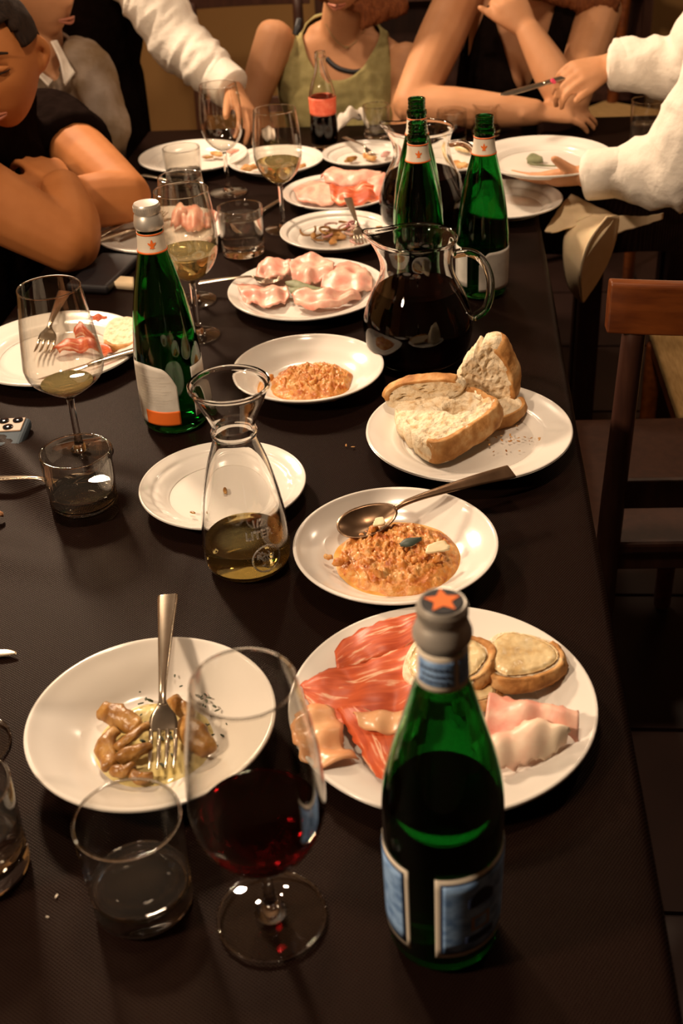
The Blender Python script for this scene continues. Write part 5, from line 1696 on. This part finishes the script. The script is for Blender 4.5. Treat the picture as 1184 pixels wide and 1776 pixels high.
garment('shirt', gC, [
    dict(n=[(sh + Vector((-.06, .05, -.02)), .085), (sh, .083), (sh.lerp(el, .5), .072), (el, .064), (el.lerp(wr, .35), .060), (el.lerp(wr, .58), .054), (el.lerp(wr, .66), .046), (el.lerp(wr, .80), .044)], cap=.12),
    dict(n=[((-.98, 3.28, 1.14), .075), ((-1.06, 3.34, .88), .06), ((-1.05, 3.23, .74), .046)], cap=.12),
    dict(n=[((-0.8196,3.0400,1.1580), .10, .08), ((-0.8236,3.0300,1.2206), .07, .068)], side=(0, 1, 0), seg=20)], 'white_cotton', voxel=.007, smooth=3, wrinkle=.007, wscale=15, waxis=(.75, -.2, -.5))
ct = (wr - el).normalized()
tobj('cuff', [(wr - ct * .075, .046), (wr - ct * .070, .0485), (wr - ct * .02, .0495), (wr - ct * .012, .047)], 'white_cotton', gC, off=loc, seg=28, cap=.1)
garment('waistcoat', gC, [
    dict(n=[((-.95, 3.16, .50), .145, .115), ((-.93, 3.13, .72), .148, .120), ((-.92, 3.12, .88), .152, .122), ((-0.8235,3.0500,1.1319), .155, .118)], side=(0, 1, 0), seg=24, cap=.3)], 'black_cotton', voxel=.010, smooth=3, wrinkle=.003)
tobj('cuff_button', [(el.lerp(wr, .93) + Vector((.02, -.045, .0)), .004), (el.lerp(wr, .93) + Vector((.022, -.049, .0)), .004)], 'cream_print', gC, off=loc, seg=8)
legs(gC, (-.95, 3.16, .80), (.9, -.4, 0), seated=False, apart=.085)

# -- woman in the olive tank top at the far end
loc = (-.27, 3.16, 0)
rs, ls = Vector((-0.4379,3.1000,0.9107)), Vector((-0.1136,3.1000,0.8482))
re_, le = Vector((-0.5049,3.0400,0.7534)), Vector((-0.1142,3.0400,0.7053))
rw, lw = Vector((re_.x + .06, 3.00, .63)), Vector((le.x - .05, 3.00, .63))
cm = (rs + ls) / 2
hm = head_frame((-0.2551,2.9900,1.0992), (-.16, -.85, -.36))
ax = (ls - rs).normalized()
parts = [head_part(hm),
    dict(n=[(cm + Vector((.0, .02, .02)), .055, .055), ((-0.2502,3.0300,1.0380), .048, .05)], side=(1, 0, 0)),
    dict(n=[((-.27, 3.16, .50), .15, .11), ((-.27, 3.15, .70), .14, .105), (cm + Vector((0, .03, -.10)), .155, .10), (cm + Vector((0, .02, -.01)), .15, .060), (cm + Vector((0, .02, .03)), .09, .05)], side=tuple(ax), seg=24),
    dict(n=[(cm + ax * -.07 + Vector((0, -.035, -.155)), .062), (cm + ax * -.065 + Vector((0, -.065, -.175)), .050)]),
    dict(n=[(cm + ax * .07 + Vector((0, -.035, -.155)), .062), (cm + ax * .065 + Vector((0, -.065, -.175)), .050)]),
    dict(n=[(rs, .050), (rs.lerp(re_, .5), .046), (re_, .038)]), dict(n=[(ls, .050), (ls.lerp(le, .5), .044), (le, .038)]),
    dict(n=[(re_, .038), (rw, .026)]), dict(n=[(le, .038), (lw, .026)])]
ears(parts, hm)
hand(parts, rw, (.9, 0, -.25), (0, 0, 1), -1, .92, 1.0, (.1, .1, .12, .12))
hand(parts, lw, (-.9, 0, -.25), (0, 0, 1), 1, .92, 1.0, (.1, .1, .12, .12))
gD = person(loc, 'woman in an olive green tank top with a necklace, seated at the far end', parts, 'skin', .0055, 4)
features(hm, gD, loc)
def cutD(p):
    q = p - cm
    u, w = q.dot(ax), q.z - ax.z * q.dot(ax)
    if w > .12: return True
    if p.y < cm.y + .015 and abs(u + .008) < .100 and w > -.066 + 6.0 * abs(u + .008) ** 2.0 + 420 * (u + .008) ** 4: return True
    return w > -.10 and abs(u) > .148 - .35 * max(0, w + .06)
garment('tank_top', gD, [
    dict(n=[((-.27, 3.16, .50), .172, .132), ((-.27, 3.15, .70), .164, .130), (cm + Vector((0, .03, -.10)), .172, .114), (cm + Vector((0, .02, -.01)), .158, .072), (cm + Vector((0, .02, .035)), .10, .06)], side=tuple(ax), seg=28),
    dict(n=[(cm + ax * -.07 + Vector((0, -.035, -.158)), .072), (cm + ax * -.065 + Vector((0, -.067, -.180)), .060)]),
    dict(n=[(cm + ax * .07 + Vector((0, -.035, -.158)), .072), (cm + ax * .065 + Vector((0, -.067, -.180)), .060)])], 'olive', voxel=.006, smooth=3, cut=cutD, wrinkle=.003, wscale=16)
bodyD = [c for c in gD.children if c.name.startswith('body')][0]
bp = [on_front(bodyD, p, .002) for p in ((-0.3091,2.9600,0.8609), (-0.2958,2.9600,0.8484), (-0.2794,2.9600,0.8385), (-0.2601,2.9600,0.8325), (-0.2406,2.9600,0.8293), (-0.2181,2.9600,0.8313), (-0.1983,2.9600,0.8374), (-0.1784,2.9600,0.8489))]
tobj('bra_edge', [(p, .003, .0065) for p in bp], 'black_print', gD, off=loc, side=(0, 1, 0), seg=8, sub=3)
tobj('bra_strap', [(on_front(bodyD, p, .001), (.008), .002) for p in ((-0.3661,3.0200,0.9640), (-0.3697,3.0050,0.9487), (-0.3759,3.0000,0.9315))], 'black_print', gD, off=loc, side=(1, 0, 0), seg=8)
np_ = [on_front(bodyD, p, .002) for p in ((-0.3062,2.9800,0.9436), (-0.2921,2.9600,0.9159), (-0.2765,2.9600,0.8970), (-0.2576,2.9600,0.8859), (-0.2377,2.9600,0.8958), (-0.2204,2.9600,0.9136), (-0.2041,2.9800,0.9402))]
tobj('necklace', [(p, .0014) for p in np_], 'gold_print', gD, off=loc, seg=6)
lobj('pendant', [(0, -.004), (.007, -.002), (.007, .002), (0, .004)], 'gold_print', gD, 20, np_[3] - Vector(loc))
hp = [dict(n=[(hm @ Vector((0, -.02, .06)), .105, .11), (hm @ Vector((0, -.06, -.02)), .095, .07)], seg=18)]
for k in range(7):
    a = k / 6
    hp.append(dict(n=[(hm @ Vector((.05 + a * .035, .03 - .06 * a, .07)), .018), (hm @ Vector((.085, .03 - .07 * a, -.04)), .020), (Vector((-0.2057,2.9900,0.9873)) + Vector((a * .075, .06 * a, 0)), .018), (Vector((-0.2118,2.9750,0.9467)) + Vector((a * .085, .05 * a, .02 * a)), .007)]))
garment('hair', gD, hp, 'brown_hair', voxel=.006, smooth=2, wrinkle=.004, wscale=50)
legs(gD, (-.315, 3.16, .46), (0, -1, 0), 'black_cotton')

# -- woman in the black V-neck top, chin on hand, at the far right
loc = (.17, 3.14, 0)
rs, ls = Vector((0.0230,3.0600,1.0030)), Vector((0.3571,3.1000,0.9456))
re_, le = Vector((-0.0939,2.8000,0.8060)), Vector((0.2668,2.7750,0.8060))
rw, lw = Vector((0.1899,2.7377,0.8000)), Vector((0.1715,2.8600,0.9515))
cm = (rs + ls) / 2
ax = (ls - rs).normalized()
hm = head_frame((0.1592,2.9800,1.0997), (-.15, -.95, -.25))
parts = [head_part(hm),
    dict(n=[(cm + Vector((0, .01, .02)), .055, .055), ((0.1664,3.0200,1.0620), .048, .05)], side=(1, 0, 0)),
    dict(n=[((.17, 3.16, .50), .15, .11), ((.17, 3.15, .70), .14, .105), (cm + Vector((0, .03, -.12)), .15, .10), (cm + Vector((0, .02, -.02)), .145, .062), (cm + Vector((0, .02, .03)), .09, .05)], side=tuple(ax), seg=24),
    dict(n=[(cm + ax * -.07 + Vector((0, -.035, -.17)), .062), (cm + ax * -.065 + Vector((0, -.065, -.19)), .050)]),
    dict(n=[(cm + ax * .07 + Vector((0, -.035, -.17)), .062), (cm + ax * .065 + Vector((0, -.065, -.19)), .050)]),
    dict(n=[(rs, .056), (rs.lerp(re_, .5), .056), (re_, .045)]), dict(n=[(ls, .054), (ls.lerp(le, .5), .050), (le, .042)]),
    dict(n=[(re_, .044), (re_.lerp(rw, .35), .048), (rw, .029, .026)], side=(0, 0, 1)), dict(n=[(le, .042), (le.lerp(lw, .4), .044), (lw, .029, .026)], side=(1, 0, 0))]
ears(parts, hm)
hand(parts, rw, (.95, .1, -.08), (0, -.3, .95), -1, .95, 1.0, (.25, .25, .25, .25))
hand(parts, lw, Vector((0.1304,2.8800,1.0103)) - lw, (.3, -.95, .2), -1, .95, 1.0, (.9, .95, 1.0, 1.0), .03, .5)
gE = person(loc, 'woman in a black V-neck top leaning on the table, chin on her hand', parts, 'skin', .0055, 4)
features(hm, gE, loc)
vx = Vector((0.1735,3.0000,0.7966))
def cutE(p):
    q = p - cm
    u, w = q.dot(ax), q.z - ax.z * q.dot(ax)
    if w > .12: return True
    v = p.z - vx.z
    if p.y < cm.y + .01 and v > 0 and abs(p.x - vx.x + .02 * v) < .018 + .34 * v and v < .35: return True
    return w > -.14 and abs(u) > .128 - .25 * max(0, w + .10)
garment('v_neck_top', gE, [
    dict(n=[((.17, 3.16, .50), .172, .132), ((.17, 3.15, .70), .164, .130), (cm + Vector((0, .03, -.12)), .168, .114), (cm + Vector((0, .02, -.02)), .155, .074), (cm + Vector((0, .02, .035)), .10, .06)], side=tuple(ax), seg=28),
    dict(n=[(cm + ax * -.07 + Vector((0, -.035, -.172)), .072), (cm + ax * -.065 + Vector((0, -.067, -.195)), .060)]),
    dict(n=[(cm + ax * .07 + Vector((0, -.035, -.172)), .072), (cm + ax * .065 + Vector((0, -.067, -.195)), .060)])], 'black_cotton', voxel=.006, smooth=3, cut=cutE, wrinkle=.002, wscale=16)
hp = [dict(n=[(hm @ Vector((0, -.02, .06)), .100, .105), (hm @ Vector((0, -.06, -.02)), .09, .07)], seg=18)]
for k in range(6):
    a = k / 5
    hp.append(dict(n=[(hm @ Vector((.075, -.02 - .05 * a, .05)), .022), (hm @ Vector((.095, -.02 - .05 * a, -.05)), .024), (Vector((0.2940,3.0300,0.9783)) + Vector((a * .07, .02 * a, .0)), .020), (Vector((0.3013,3.0300,0.9474)) + Vector((a * .065, .02 * a, 0)), .008)]))
garment('hair', gE, hp, 'brown_hair', voxel=.006, smooth=2, wrinkle=.004, wscale=50)
legs(gE, (.035, 3.16, .46), (0, -1, 0), 'black_cotton', apart=.05)

# -- waiter in the white shirt at the right, lifting a plate
loc = (.66, 2.28, 0)
ls, rs = Vector((.56, 2.14, 1.26)), Vector((.62, 2.46, 1.27))
le, re_ = Vector((0.4127,2.1800,0.8419)), Vector((0.4801,2.5200,0.9427))
lw, rw = Vector((0.2485,2.2200,0.8184)), Vector((0.3210,2.5600,0.9387))
hm = head_frame((.58, 2.28, 1.56), (-.85, .1, -.45))
parts = [head_part(hm),
    dict(n=[((.62, 2.30, 1.28), .055, .06), ((.60, 2.29, 1.46), .052, .056)], side=(0, 1, 0)),
    dict(n=[((.87, 2.57, .80), .12, .09), ((.79, 2.45, 1.0), .130, .095), ((.64, 2.30, 1.20), .15, .10), ((.62, 2.30, 1.29), .11, .06)], side=(0, 1, 0), seg=20),
    dict(n=[(ls, .052), (le, .042)]), dict(n=[(le, .042), (le.lerp(lw, .4), .042), (lw, .027, .023)], side=(0, 1, 0)),
    dict(n=[(rs, .052), (re_, .042)]), dict(n=[(re_, .042), (re_.lerp(rw, .4), .042), (rw, .029, .024)], side=(0, 1, 0))]
ears(parts, hm)
hand(parts, lw, Vector((0.1792,2.2700,0.7955)) - lw, (.10, -.62, -.78), 1, .95, .52, (.10, .10, .10, .12), .05, 1.5, .2)
hand(parts, rw, Vector((0.2054,2.5000,0.9266)) - rw, (.1, -.35, .93), -1, .98, 1.0, (.42, .5, .55, .6), .05, .45, .3)
gF = person(loc, 'waiter in a white shirt at the right edge, lifting a plate and holding a knife', parts, 'skin', .0045, 3)
features(hm, gF, loc)
hair_cap(hm, gF, loc, 'hair')
garment('shirt', gF, [
    dict(n=[((.84, 2.53, .93), .142, .105), ((.76, 2.41, 1.04), .148, .112), ((.64, 2.30, 1.20), .165, .115), ((.62, 2.30, 1.30), .10, .075)], side=(0, 1, 0), seg=20),
    dict(n=[(ls + Vector((.03, .05, .01)), .075), (ls, .080), (ls.lerp(le, .5), .078), (le, .074), (le.lerp(lw, .30), .062), (le.lerp(lw, .6), .052), (le.lerp(lw, .74), .043), (le.lerp(lw, .98), .043)], cap=.12),
    dict(n=[(rs + Vector((.03, -.05, .01)), .075), (rs, .080), (rs.lerp(re_, .5), .076), (re_, .070), (re_.lerp(rw, .5), .054), (re_.lerp(rw, .96), .047)], cap=.12)], 'white_cotton', voxel=.007, smooth=3, wrinkle=.006, wscale=15, waxis=(.9, .1, .5))
for a, b, r in ((le, lw, .0455), (re_, rw, .050)):
    ct = (b - a).normalized()
    tobj('cuff', [(b - ct * .068, r * .96), (b - ct * .062, r), (b - ct * .012, r * 1.02), (b - ct * .006, r * .97)], 'white_cotton', gF, off=loc, seg=28, cap=.1)
legs(gF, (.88, 2.58, .84), (-1, 0, 0), seated=False)
garment('apron', gF, [dict(n=[((.88, 2.59, .42), .138, .105), ((.88, 2.58, .70), .142, .105), ((.85, 2.55, .93), .145, .105)], side=(0, 1, 0), seg=20, cap=.1)], 'black_cotton', voxel=.010, smooth=2)
tag(tobj('nail', [((0.1971,2.4550,0.9374), .0035, .002), ((0.2006,2.4540,0.9343), .0042, .0024), ((0.2043,2.4550,0.9306), .003, .002)], 'pink_nail', gF, off=loc, seg=10), 'pink painted nail')
knife((0.0982,2.4600,0.9079), (0.2664,2.5400,0.9268), 'steel knife held by the white sleeved waiter at the right', R(20))

# -- diner out of frame at the left, one hand reaching the table edge
loc = (-1.16, 1.14, 0)
wr = Vector((-0.6823,1.1108,0.7900)); el = Vector((-.99, 1.02, .82)); sh = Vector((-1.13, .97, 1.10)); sh2 = Vector((-1.13, 1.33, 1.10))
hm = head_frame((-1.12, 1.16, 1.36), (.95, .15, -.2))
parts = [head_part(hm), dict(n=[((-1.14, 1.15, 1.12), .055, .06), ((-1.13, 1.155, 1.27), .05, .055)]),
    dict(n=[((-1.2, 1.14, .52), .15, .11), ((-1.19, 1.14, .75), .15, .11), ((-1.15, 1.15, 1.02), .165, .10), ((-1.14, 1.15, 1.12), .11, .06)], side=(0, 1, 0), seg=20),
    dict(n=[(sh, .052), (el, .042)]), dict(n=[(el, .042), (wr, .028)]), dict(n=[(sh2, .052), ((-1.08, 1.40, .84), .042)]), dict(n=[((-1.08, 1.40, .84), .042), ((-.95, 1.22, .66), .028)])]
ears(parts, hm)
hand(parts, wr, Vector((-0.5358,1.1685,0.7660)) - wr, (0, 0, 1), 1, .92, 1.0, (.05, .06, .06, .08), .05)
hand(parts, (-.95, 1.22, .66), (.8, -.3, -.2), (0, 0, 1), -1)
gH = person(loc, 'diner at the left beyond the frame, only two fingertips reaching into view', parts, 'skin', .0055, 3)
features(hm, gH, loc)
hair_cap(hm, gH, loc, 'hair')
garment('shirt', gH, [
    dict(n=[((-1.2, 1.14, .50), .172, .13), ((-1.19, 1.14, .75), .172, .13), ((-1.15, 1.15, 1.02), .182, .118), ((-1.14, 1.15, 1.13), .11, .075)], side=(0, 1, 0), seg=20),
    dict(n=[(sh, .07), (el, .058), (el.lerp(wr, .6), .046)], cap=.1), dict(n=[(sh2, .07), ((-1.08, 1.40, .84), .058), ((-.99, 1.28, .72), .046)], cap=.1)], 'black_cotton', voxel=.010, smooth=3)
legs(gH, (-1.2, 1.14, .46), (1, 0, 0))
